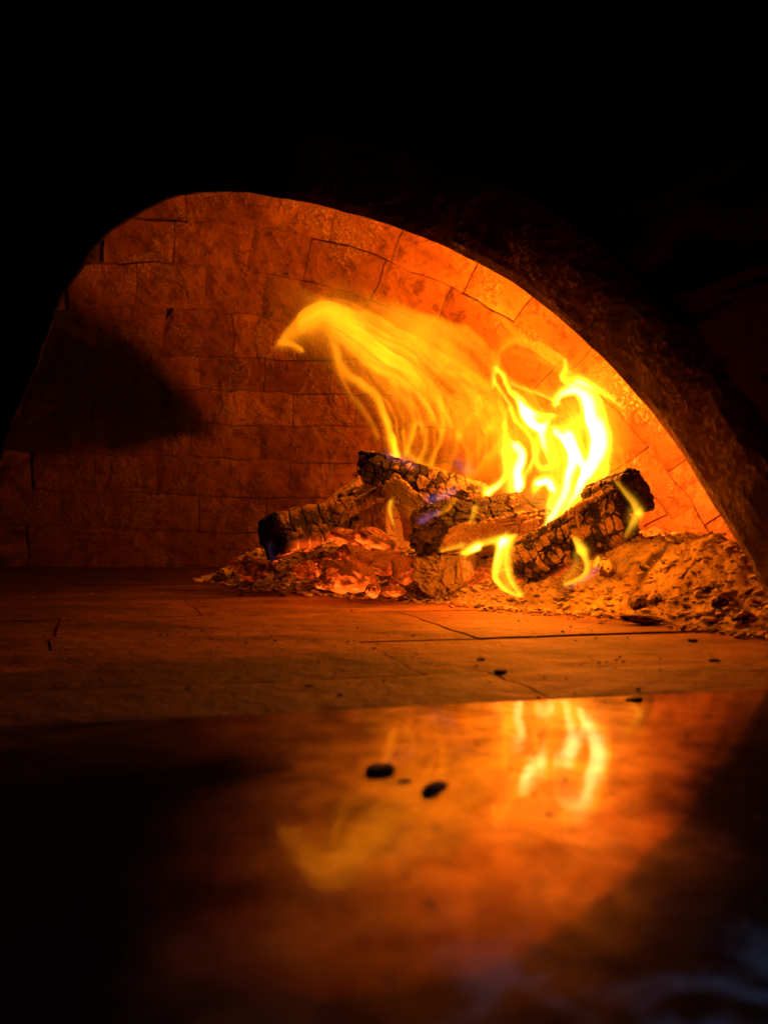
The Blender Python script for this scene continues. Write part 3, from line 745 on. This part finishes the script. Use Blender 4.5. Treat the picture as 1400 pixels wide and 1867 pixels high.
NAMED = [  # px, py, Y, half sizes, glow, ash, label
    (411, 1052, 1.64, .027, .02, .017, 0.0, 1.0, 'pale rounded lump of ash at the far left edge of the ash'),
    (625, 1047, 1.25, .047, .028, .025, .9, .66, 'largest glowing coal, orange-red, in front of the left log'),
    (594, 1062, 1.235, .015, .012, .013, .9, .6, 'small round coal at the left foot of the largest glowing coal'),
    (648, 1012, 1.27, .030, .02, .014, .25, .9, 'ash-crusted slab of charcoal lying on top of the largest glowing coal'),
    (683, 1075, 1.215, .012, .01, .011, .9, .5, 'round red coal right of the largest glowing coal'),
    (715, 1078, 1.23, .020, .014, .010, .75, .6, 'flat glowing coal at the left foot of the pale block'),
    (688, 985, 1.36, .036, .026, .018, 1.0, .40, 'bright red coal wedged under the upright block'),
    (700, 1024, 1.28, .033, .024, .019, .5, .75, 'grey-orange coal beside the black end of the middle log'),
    (640, 985, 1.38, .035, .02, .018, .8, .5, 'red coal touching the underside of the left log'),
    (560, 1040, 1.33, .022, .018, .015, .25, .85, 'ashy coal just below the glowing edge of the left log'),
    (465, 1035, 1.50, .034, .025, .022, .10, .35, 'dim brown-red coal behind the left tip of the left log'),
    (434, 1030, 1.56, .018, .016, .012, .08, .3, 'dim small coal left of the left log, against the wall'),
    (835, 1107, 1.165, .0125, .01, .0085, .9, .45, 'single small ember lying on the tiles in front of the pale block'),
    (1150, 1000, 1.24, .020, .018, .034, .8, .6, 'upright glowing coal under the raised end of the right log'),
    (1190, 990, 1.30, .036, .025, .026, .45, .75, 'broad red-orange coal right of the raised end of the right log'),
    (1218, 1005, 1.27, .018, .015, .016, .4, .8, 'small orange coal at the right end of the coals by the wall'),
    (1238, 1042, 1.12, .010, .01, .008, .5, .85, 'tiny orange ember lying alone on the right slope of ash'),
    (900, 1062, 1.27, .032, .02, .020, .6, .75, 'orange coal between the pale block and the right log'),
    (930, 1095, 1.20, .026, .015, .010, .9, .5, 'glowing ash crust at the lower tip of the right log'),
    (995, 1085, 1.185, .038, .014, .0095, 1.1, .4, 'long glowing strip of coal along the foot of the right log'),
    (735, 1040, 1.27, .020, .018, .020, .5, .8, 'orange coal under the black end of the middle log'),
    (668, 1050, 1.26, .018, .014, .014, .6, .7, 'narrow coal leaning on the right side of the largest glowing coal'),
    (1160, 1100, 1.0, .0125, .01, .0095, 0, .75, 'squarish brown chip standing in the front of the right ash slope'),
    (1172, 1128, .96, .026, .008, .006, 0, .85, 'long flat chip of charcoal lying in front of the right ash slope'),
    (1355, 1128, .92, .013, .01, .009, 0, .55, 'dark brown chip at the far right, near the foot of the wall'),
    (1105, 1035, 1.10, .013, .012, .012, .1, .7, 'pale stub of wood under the middle of the right log'),
]
for k, (px, py, Y, sx, sy, sz, g, a, lab) in enumerate(NAMED):
    o = link('coal' if g > 0 else 'charcoal_chip', coal(px, py, Y, sx, sy, sz, g, a, 100+k, rot=random.uniform(-.3, .3), mat=M_PALE if (g <= .1 and px > 1000) or px < 420 else None))
    tag(o, label=lab, cat='coal' if g > 0 else 'charcoal')
rr = random.Random(3)
zones = [('small glowing coal in the heap under and around the left log', 'small coals heaped around the left log', 20, (505, 740), (975, 1075), (1.24, 1.42), (.0, 1.2)),
         ('small pale chunk of burnt wood bedded in the ash right of the right log', 'small chunks in the right ash', 8, (1120, 1330), (1000, 1110), (.98, 1.2), (0, .02)),
         ('small orange coal in the gap between the pale block and the right log', 'small coals between block and right log', 10, (860, 960), (1015, 1085), (1.22, 1.34), (.4, .9))]
for lab, grp, cnt, xr, yr, Yr, gr in zones:
    for k in range(cnt):
        px = rr.uniform(*xr); py = rr.uniform(*yr); s = rr.uniform(.0055, .0125 if px < 1100 else .011)
        # rests on the ash: the depth at which the sight line comes down to the surface
        ok = False
        for Y in np.arange(.9, 1.8, .01):
            p = P(px, py, Y)
            if p.z <= float(ash_h(np.array(p.x), np.array(p.y)))+s*.4: ok = True; break
        if not ok: continue
        o = link('coal', coal(px, py, Y, s*rr.uniform(1, 1.5), s, s*rr.uniform(.6, 1), rr.uniform(*gr), rr.uniform(.45, .85), 300+k+int(xr[0]), rr.uniform(-.6, .6), M_PALE if px > 1100 else None))
        tag(o, label=lab, cat='coal', group=grp)
# charcoal bits on the floor and on the slab
for px, py, s, lab in [(1157, 1279, .0042, 'black charcoal crumb at the far edge of the glossy slab'),
                       (1230, 1381, .0020, 'black speck on the glossy slab toward the right'),
                       (1297, 1310, .0020, 'black speck on the right of the slab, near its far edge'),
                       (565, 1251, .0026, 'black crumb on the left part of the tiles in front of the fire'),
                       (430, 1420, .0016, 'faint dark speck on the left of the slab'),
                       (690, 1408, .0056, 'larger dark flake of charcoal in the middle of the slab'),
                       (735, 1428, .0030, 'narrow dark flake touching the right side of the largest flake on the slab'),
                       (792, 1442, .0050, 'slanting dark flake right of the largest flake on the slab'),
                       (780, 1648, .0022, 'blurred dark speck low on the slab under the reflections'),
                       (877, 1203, .0028, 'black crumb on the middle tile in front of the fire'),
                       (912, 1226, .0040, 'flat black scab on the tile joint in front of the fire'),
                       (1302, 1205, .0034, 'flat black chip on the tiles at the right'),
                       (1262, 1168, .0035, 'black chip at the foot of the right ash slope'),
                       (440, 1085, .0042, 'dark crumb on the tiles right below the pale ash lump')]:
    Y = F*H/(py-HY); me = coal(px, py, Y, s*1.35, s*1.2, s*.45, 0, -.4, int(px))
    if 1400 < py < 1450 and s > .004:
        me = coal(px, py, Y, s*(1.9 if px > 750 else 1.3), s*(.6 if px > 750 else 1.5), s*.5, 0, -.4, int(px)+3)
    o = link('charcoal_crumb', me); o.rotation_euler.z = 1.0 if px == 792 else (px*.37) % 1.5-.7; o.location.z = -s*.22 - .0005; tag(o, label=lab, cat='charcoal')

# ------------------------------------------------------------------ flames: bodies of glowing gas whose thickness carries their brightness
def flame(name, label, Y0, strokes, mat, step=2.2, seed=0, scale=1.0, bulge=.03, group=None, sharp=1.0, warp=5.0, is_core=False, parent=None):
    xs = [q[0] for s in strokes for q in s]; ys = [q[1] for s in strokes for q in s]; wm = max(q[2] for s in strokes for q in s)
    x0, x1, y0, y1 = min(xs)-2.6*wm-12, max(xs)+2.6*wm+12, min(ys)-2.6*wm-12, max(ys)+2.6*wm+12
    gx = np.arange(x0, x1, step); gy = np.arange(y0, y1, step)
    X, Y = np.meshgrid(gx, gy, indexing='ij')
    Xw = X + warp*(fbm(X/38, Y/38, seed, 3, 31)-.5)*2 + warp*.35*(vnoise(X/11, Y/11, seed, 35)-.5)
    Yw = Y + warp*(fbm(X/38, Y/38, seed+9, 3, 33)-.5)*2
    T = np.zeros(X.shape)
    for s in strokes:
        p = np.array(s, float)
        m = max(8, int(np.hypot(*np.diff(p[:, :2], axis=0).T).sum()/5)); q = spline(p, m)
        wmax = q[:, 2].max()*3
        bx = (X > q[:, 0].min()-wmax-2*warp) & (X < q[:, 0].max()+wmax+2*warp) & (Y > q[:, 1].min()-wmax-2*warp) & (Y < q[:, 1].max()+wmax+2*warp)
        if not bx.any(): continue
        xx, yy = Xw[bx], Yw[bx]; best = np.zeros(xx.shape)
        for a, b in zip(q[:-1], q[1:]):
            dx, dy = b[0]-a[0], b[1]-a[1]; L2 = dx*dx+dy*dy+1e-9
            t = np.clip(((xx-a[0])*dx+(yy-a[1])*dy)/L2, 0, 1)
            ex, ey = xx-a[0]-t*dx, yy-a[1]-t*dy
            w = (a[2]+(b[2]-a[2])*t)*(.84 if mat in (M_FLAME_HOT, M_CORE) and step >= 1.9 else 1); I = a[3]+(b[3]-a[3])*t
            sd = (ex*dy-ey*dx)/math.sqrt(L2)                # signed side: one side crisp, the other soft
            w = w*np.where(sd > 0, 1.35, .62*sharp)
            best = np.maximum(best, I*np.exp(-(ex*ex+ey*ey)/(w*w)))
        T[bx] += best
    T *= .84+.32*vnoise(X/22, Y/40, seed, 55)
    rim = np.minimum(np.minimum(X-x0, x1-X), np.minimum(Y-y0, y1-Y)); T *= sstep(0, 14, rim)
    dens = {'flame_gas': 28.0, 'hot_flame_gas': 150.0, 'blue_flame_gas': 50.0, 'white_flame_core': 150.0}[mat.name]
    if is_core: T = np.maximum(T-3.8, 0)*.34*(T > 3.85)
    elif mat is M_FLAME_HOT: T = np.minimum(T, 3.0+.25*np.maximum(T-3, 0))*.85
    th = np.maximum(T-.010, 0)/dens*scale                 # thickness in metres
    th[:2] = th[-2:] = 0; th[:, :2] = th[:, -2:] = 0
    D = Y0 + bulge*(vnoise(X/120, Y/120, seed, 66)-.5)*2 + .012*(vnoise(X/35, Y/50, seed, 67)-.5)
    wx = (X-CX)/F*Y0; wz = H-(Y-HY)/F*Y0
    pos_ = th > 0
    cm = pos_[:-1, :-1] | pos_[1:, :-1] | pos_[1:, 1:] | pos_[:-1, 1:]
    use = np.zeros(X.shape, bool); use[:-1, :-1] |= cm; use[1:, :-1] |= cm; use[1:, 1:] |= cm; use[:-1, 1:] |= cm
    k = use.sum(); idf = -np.ones(X.shape, int); idf[use] = np.arange(k); idb = idf+k
    th = np.maximum(th, 1.5e-4)
    V = np.concatenate([np.stack([wx[use], (D-th/2)[use], wz[use]], 1), np.stack([wx[use], (D+th/2)[use], wz[use]], 1)])
    def quads(i, flip):
        a, b, c, d = i[:-1, :-1][cm], i[1:, :-1][cm], i[1:, 1:][cm], i[:-1, 1:][cm]
        return np.stack([a, d, c, b] if flip else [a, b, c, d], 1)
    fl_ = [quads(idf, True), quads(idb, False)]
    cp = np.pad(cm, 1); I, J = np.nonzero(cm)
    for di, dj, (p0, p1) in ((-1, 0, ((0, 0), (0, 1))), (1, 0, ((1, 1), (1, 0))), (0, -1, ((1, 0), (0, 0))), (0, 1, ((0, 1), (1, 1)))):
        e = ~cp[I+1+di, J+1+dj]; i_, j_ = I[e], J[e]
        u = (i_+p0[0], j_+p0[1]); v = (i_+p1[0], j_+p1[1])
        fl_.append(np.stack([idf[u], idb[u], idb[v], idf[v]], 1))
    fs = np.concatenate(fl_)
    if is_core: return link('flame_core', fast_mesh('flame_core', V, fs, M_CORE), parent)
    o = link(name, fast_mesh(name, V, fs, mat)); tag(o, label=label, cat='flame', group=group)
    if mat is M_FLAME_HOT and (T > 3.4).any():
        flame('flame_core', None, Y0, strokes, M_CORE, step, seed, scale, bulge, None, sharp, warp, True, o)
    return o
def fast_mesh(name, V, Q, mat):
    V = np.ascontiguousarray(V)
    me = bpy.data.meshes.new(name); me.vertices.add(len(V)); me.vertices.foreach_set('co', V.ravel().astype(np.float32))
    me.loops.add(Q.size); me.loops.foreach_set('vertex_index', Q.ravel().astype(np.int32))
    me.polygons.add(len(Q)); me.polygons.foreach_set('loop_start', np.arange(0, Q.size, 4, dtype=np.int32))
    me.update(calc_edges=True); me.validate(); me.materials.append(mat); return me
def spline(p, m):
    n = len(p)
    if n < 3: return np.stack([np.interp(np.linspace(0, 1, m), [0, 1], p[:, i]) for i in range(4)], 1)
    pp = np.vstack([2*p[0]-p[1], p, 2*p[-1]-p[-2]]); out = []
    for t in np.linspace(0, n-1-1e-6, m):
        i = int(t); u = t-i; a, b, c, d = pp[i], pp[i+1], pp[i+2], pp[i+3]
        q = .5*(2*b+(c-a)*u+(2*a-5*b+4*c-d)*u*u+(3*b-a-3*c+d)*u**3); q[2] = max(q[2], 1.5); q[3] = max(q[3], 0); out.append(q)
    return np.array(out)
def S(w, I, *pts):
    "stroke with constant or listed width and strength; strength fades at both ends"
    n = len(pts); out = []
    for k, (x, y) in enumerate(pts):
        ww = w[0]+(w[1]-w[0])*k/(n-1) if isinstance(w, tuple) else w
        ii = I[0]+(I[1]-I[0])*k/(n-1) if isinstance(I, tuple) else I
        out.append((x, y, ww, ii))
    return out
def bundle(A, B, n, w, I, seed):
    "filaments between two guide lines"
    r = random.Random(seed); A, B = np.array(A, float), np.array(B, float); m = 7
    a = arc_resample(A, 40)[::6]; b = arc_resample(B, 40)[::6]; out = []
    for k in range(n):
        f = (k+r.random())/n; q = a*(1-f)+b*f; i0 = r.randint(0, 2); i1 = r.randint(len(q)-2, len(q)); q = q[i0:i1]
        pk = r.uniform(.2, .8); II = I*r.uniform(.3, 1.3); ww = w*r.uniform(.6, 1.6)
        out.append([(x, y, ww, II*math.exp(-((j/(len(q)-1)-pk)/.45)**2)) for j, (x, y) in enumerate(q)])
    return out

sweep_hi = [(905, 705), (853, 672), (790, 640), (735, 600), (680, 570), (640, 548), (600, 545), (560, 562), (520, 592)]
sweep_lo = [(800, 800), (782, 750), (750, 705), (700, 690), (650, 660), (618, 622), (585, 602), (556, 608), (522, 618)]
flame('flame', 'long orange flame swept up and left from the uppermost log to a curled tip', 1.47, [
    S(7, (4.5, 1.6), (728, 834), (725, 815), (718, 795)), S((5, 9), (1.8, .5), (722, 805), (705, 761), (689, 726), (661, 701), (636, 685), (620, 663), (611, 638)),
    S((7, 13), (.5, .75), (784, 765), (779, 733), (762, 695), (737, 667), (705, 649), (677, 629), (655, 604), (630, 582), (598, 572), (567, 575), (542, 591), (517, 610)),
    S(5, .9, (762, 695), (742, 671), (715, 655), (690, 640)), S(4, (.9, .3), (551, 640), (535, 629), (517, 622), (508, 616)),
    S(16, (.45, .3), (640, 590), (600, 588), (565, 600), (540, 612)), S(22, .22, (650, 620), (620, 580), (590, 560)),
    S((4, 6), (.25, .5), (836, 795), (815, 761), (803, 733), (787, 701), (762, 676)), S(5, .3, (690, 792), (677, 767), (655, 739), (633, 714), (620, 676), (609, 641)),
    S(7, .45, (755, 790), (755, 770), (749, 742), (730, 720), (718, 701)), S(9, .4, (743, 701), (711, 685), (680, 670), (658, 645), (636, 626), (612, 619)),
    S(4, .75, (744, 824), (752, 792), (759, 773), (766, 773), (774, 792), (771, 824), (762, 846)), S(5, (1.1, .5), (785, 858), (793, 833), (803, 799), (807, 767), (803, 739)),
    S(4, .55, (733, 783), (740, 808), (748, 828), (770, 845), (800, 862)), S(14, (.5, .15), (745, 838), (775, 852), (805, 868)),
    S(38, (.2, .3), (765, 820), (740, 740), (690, 670), (640, 610)), S(13, .22, (897, 707), (853, 682), (774, 667), (730, 626), (680, 594), (648, 575)),
] + bundle(sweep_hi, sweep_lo, 34, 4.5, .42, 1) + [S(30, .32, (800, 740), (740, 690), (680, 640), (620, 600))], M_FLAME, seed=1, bulge=.05)
flame('flame', 'fine bright streaks running along the long swept flame', 1.45, bundle(sweep_hi[1:], sweep_lo, 16, 2.4, .42, 31) + bundle([(722, 826), (700, 750), (660, 700), (625, 655)], [(800, 850), (800, 760), (760, 690), (690, 640)], 9, 2.4, .4, 32), M_FLAME, seed=31, warp=7, step=1.8, bulge=.05)
flame('flame', 'thin orange veil of flame under the vault above the middle log', 1.56, [
    S(5, (.5, .25), (843, 607), (872, 626), (897, 651)), S(9, .15, (915, 580), (890, 560), (860, 545)), S(60, .22, (900, 720), (800, 660), (700, 600), (620, 560)),
] + bundle([(930, 690), (860, 610), (760, 570), (650, 520)], [(930, 770), (850, 720), (760, 650), (650, 590)], 22, 7, .30, 2), M_FLAME, seed=2, bulge=.04, step=3)
flame('flame', 'pale translucent flames standing behind the middle log, left of the white tongue', 1.42, [
    S(4, 1.2, (871, 722), (875, 745), (880, 768), (886, 786)), S(5, .45, (874, 722), (865, 696), (849, 681), (820, 672)), S(7, .35, (837, 797), (852, 769), (874, 750)),
    S(8, .5, (915, 800), (899, 822), (877, 847), (855, 866)), S(6, .4, (887, 781), (906, 787), (915, 800)), S(36, .32, (880, 860), (880, 800), (870, 730)),
    S(7, .3, (850, 870), (862, 830), (880, 800), (905, 770)), S(8, .3, (900, 880), (895, 840), (912, 800), (905, 745), (885, 700)),
    S(8, .35, (815, 860), (828, 830), (835, 800)), S(5, .3, (837, 797), (850, 830), (848, 860)),
] + bundle([(800, 860), (815, 790), (800, 720), (760, 680)], [(925, 870), (920, 790), (920, 730), (890, 690)], 24, 5, .48, 3), M_FLAME, seed=3)
flame('flame', 'white-hot rounded tongue of flame rising from behind the middle log', 1.36, [
    S((11, 10), (11, 9), (948, 884), (944, 862), (950, 842), (951, 826), (941, 812)), S(5, 1.6, (917, 772), (920, 800), (915, 831), (918, 863), (898, 894)),
    S(5, 1.7, (978, 819), (969, 841), (956, 863), (947, 885)), S((7, 5), (8, 2), (890, 901), (904, 889), (918, 873)), S(13, 1.0, (930, 890), (925, 865), (925, 830)),
    S(9, (1.5, .5), (945, 900), (948, 890), (944, 860)), S(20, .55, (940, 895), (935, 850), (940, 810)),
], M_FLAME_HOT, seed=4, warp=3)
flame('flame', 'tall brightest flame over the right log, curling to a hook at its top', 1.32, [
    [(1016, 738, 5, 4), (1020, 724, 6, 6), (1032, 717, 8, 8), (1048, 718, 9, 10), (1060, 735, 10, 11), (1066, 765, 11, 12), (1075, 790, 15, 14), (1077, 812, 15, 14), (1068, 845, 12, 13), (1055, 875, 9, 11), (1044, 905, 8, 7), (1030, 930, 7, 3.5)],
    [(1028, 800, 12, 10), (1035, 831, 12, 12), (1031, 863, 9, 9), (1027, 894, 9, 6), (1015, 930, 10, 4), (998, 960, 10, 3), (978, 990, 6, 1.5)],
    S((8, 9), (9, 10), (1010, 790), (1030, 815), (1047, 840), (1060, 862)),
    S((8, 10), (1.4, 2.4), (1050, 930), (1088, 894), (1097, 863), (1095, 831), (1100, 800), (1094, 769), (1079, 721), (1057, 700)),
    S((4, 7), (1.5, 3.5), (1028, 658), (1029, 674), (1024, 692), (1040, 705)), S((8, 4), (4, .8), (1050, 700), (1070, 708), (1100, 726), (1131, 745)),
    [(905, 672, 4, 1.5), (918, 684, 5, 2.5), (931, 709, 5, 3), (947, 724, 7, 6), (956, 745, 10, 12), (968, 770, 11, 13), (985, 782, 9, 10), (1000, 768, 6, 5)],
    S((6, 8), (3, 6), (1008, 757), (985, 753), (966, 742)), S(4, 1.3, (901, 693), (915, 712), (931, 737), (940, 768)), S(6, 1.2, (903, 700), (903, 685), (908, 672)),
    [(984, 781, 9, 9), (987, 806, 8, 7), (994, 831, 7, 3), (1000, 847, 6, 3), (990, 855, 5, 2.5), (978, 850, 5, 2.5), (975, 830, 5, 1.5), (980, 800, 5, 1.5)],
    S(24, 1.3, (1035, 865), (1030, 800), (1060, 770), (1075, 740)), S(18, .6, (1010, 840), (1000, 800), (975, 770)), S(14, 1.2, (1075, 880), (1085, 830), (1085, 780), (1070, 720)),
    S(3.5, (1.0, 1.4), (937, 696), (969, 709), (1000, 725), (1018, 738)), S(8, 3, (978, 892), (984, 882), (998, 879), (1006, 895), (1003, 915), (995, 945)), S(7, 9, (982, 884), (996, 881), (1004, 892)),
    S((8, 13), (2.2, 3), (972, 998), (990, 965), (1012, 935), (1030, 905)), S(5, 1.2, (930, 745), (945, 770), (965, 800), (970, 830)),
    S(34, .5, (1000, 930), (1000, 880), (1010, 840)), S(22, .5, (1030, 950), (1060, 920), (1085, 900)),
], M_FLAME_HOT, seed=5, warp=3.5, step=2.0)
flame('flame', 'thin orange filaments of flame playing around the brightest flame', 1.36, 
    bundle([(972, 985), (988, 900), (978, 830), (955, 765), (925, 700)], [(1100, 905), (1108, 830), (1098, 765), (1078, 712), (1028, 660)], 26, 3.0, 1.5, 12) +
    bundle([(905, 890), (915, 820), (925, 770), (900, 690)], [(985, 890), (985, 830), (965, 780), (935, 715)], 10, 3.0, .9, 13), M_FLAME, seed=21, warp=6, step=2.0, bulge=.03)
flame('flame', 'faint ring of flame around the dark eye above the brightest flame', 1.40, [
    S(6, .45, (906, 671), (912, 640), (937, 621), (975, 630), (1019, 655)), S(6, (.35, .6), (915, 580), (931, 599), (956, 621), (981, 633), (1022, 655)), S(10, .3, (906, 671), (930, 700), (990, 720)),
    S(10, .3, (1060, 700), (1040, 670), (1020, 650)), S(40, .22, (1120, 780), (1080, 700), (1020, 650), (960, 620)), S(14, .35, (1110, 870), (1120, 800), (1100, 740)), S(50, .32, (960, 860), (960, 760), (1050, 760)), S(40, .3, (1100, 880), (1130, 820), (1120, 760)),
] + bundle([(925, 600), (980, 620), (1060, 680), (1120, 745)], [(930, 640), (980, 650), (1040, 690), (1090, 740)], 6, 6, .25, 8), M_FLAME, seed=6, bulge=.02)
flame('flame', 'thin upright wisps of flame right of the brightest flame, by the wall', 1.25, [
    S(4, .5, (1108, 880), (1112, 850), (1122, 822)), S(4, .35, (1140, 868), (1137, 840), (1132, 818)), S(4, .22, (1182, 895), (1172, 862), (1158, 838)), S(3.5, .25, (1098, 860), (1105, 835), (1100, 805)),
], M_FLAME, seed=7, warp=2)
flame('flame', 'bright lick of flame curling round the lower left end of the right log', 1.12, [
    S((4, 8), (1.5, 6), (940, 976), (928, 981), (917, 986)), S((8, 3.5), (5, 1.6), (917, 986), (909, 1010), (902, 1037), (902, 1056), (920, 1075), (948, 1088)),
    S((7, 4), (2, 1.4), (925, 994), (924, 1037), (934, 1064), (950, 1084)), S(9, .8, (915, 1010), (915, 1040), (925, 1065)),
], M_FLAME_HOT, seed=8, warp=2, step=1.4, bulge=.01)
flame('flame', 'small flame hooked over the middle of the right log', 1.10, [
    S((3, 7), (.8, 3.5), (1045, 980), (1052, 990), (1058, 1005)), S((5, 3), (2.2, 1.2), (1058, 1005), (1067, 1028), (1061, 1048), (1046, 1058), (1030, 1064)),
    S(8, .35, (1050, 1010), (1046, 1035), (1030, 1055)), S(3.5, 1.3, (1083, 1030), (1086, 1022), (1088, 1018)),
], M_FLAME_HOT, seed=9, warp=1.5, step=1.4, bulge=.01)
flame('flame', 'thin pale flame curving over the raised end of the right log', 1.08, [
    S((3, 7), (.5, 1.4), (1122, 878), (1137, 896), (1152, 914), (1161, 934)), S((7, 4), (1.3, .35), (1161, 934), (1150, 955), (1140, 975)), S(10, .3, (1150, 930), (1148, 950)),
], M_FLAME_HOT, seed=10, warp=1.5, step=1.5, bulge=.01)
flame('flame', 'tiny upright yellow flame on the front of the middle log', 1.16, [S((5, 4), (1.0, .4), (863, 926), (860, 938), (856, 952))], M_FLAME_HOT, seed=11, warp=1, step=1.4, bulge=.004)
flame('flame', 'small white flame in the gap under the middle log', 1.17, [
    S(6, (3, 8), (850, 1010), (862, 1004), (873, 999)), S((3, 5), (.8, 1.0), (806, 1006), (825, 1001), (842, 997)), S(6, (1.0, 3.0), (880, 993), (900, 988), (918, 984))], M_FLAME_HOT, seed=12, warp=1.5, step=1.4, bulge=.006)
flame('flame', 'thin yellow flame at the left of the pale stick, before the upright block', 1.24, [S((4, 2.5), (1.1, .5), (711, 915), (709, 930), (712, 945), (716, 956))], M_FLAME_HOT, seed=13, warp=1, step=1.4, bulge=.004)
flame('flame', 'violet and blue flame licking over the left part of the middle log', 1.15, [
    S((6, 4), (.8, .4), (772, 950), (785, 942), (800, 936)), S(6, (.7, .5), (785, 913), (812, 905), (828, 895)), S(7, .3, (710, 832), (735, 840), (750, 850)), S(9, .25, (835, 850), (850, 858)),
    S(4, .09, (490, 992), (492, 1008), (498, 1022)), S(6, .35, (1085, 1035), (1060, 1060), (1035, 1070))], M_BLUE, seed=14, warp=2, step=1.6, bulge=.004, scale=.4)
flame('flame', 'pale yellow streaks of flame trailing over the top of the middle log', 1.155, [
    S((4, 5), (.4, .5), (795, 940), (815, 930), (828, 914)), S((4, 6), (.3, .35), (800, 912), (818, 895), (828, 878))], M_FLAME, seed=15, warp=1.5, step=1.4, bulge=.004)
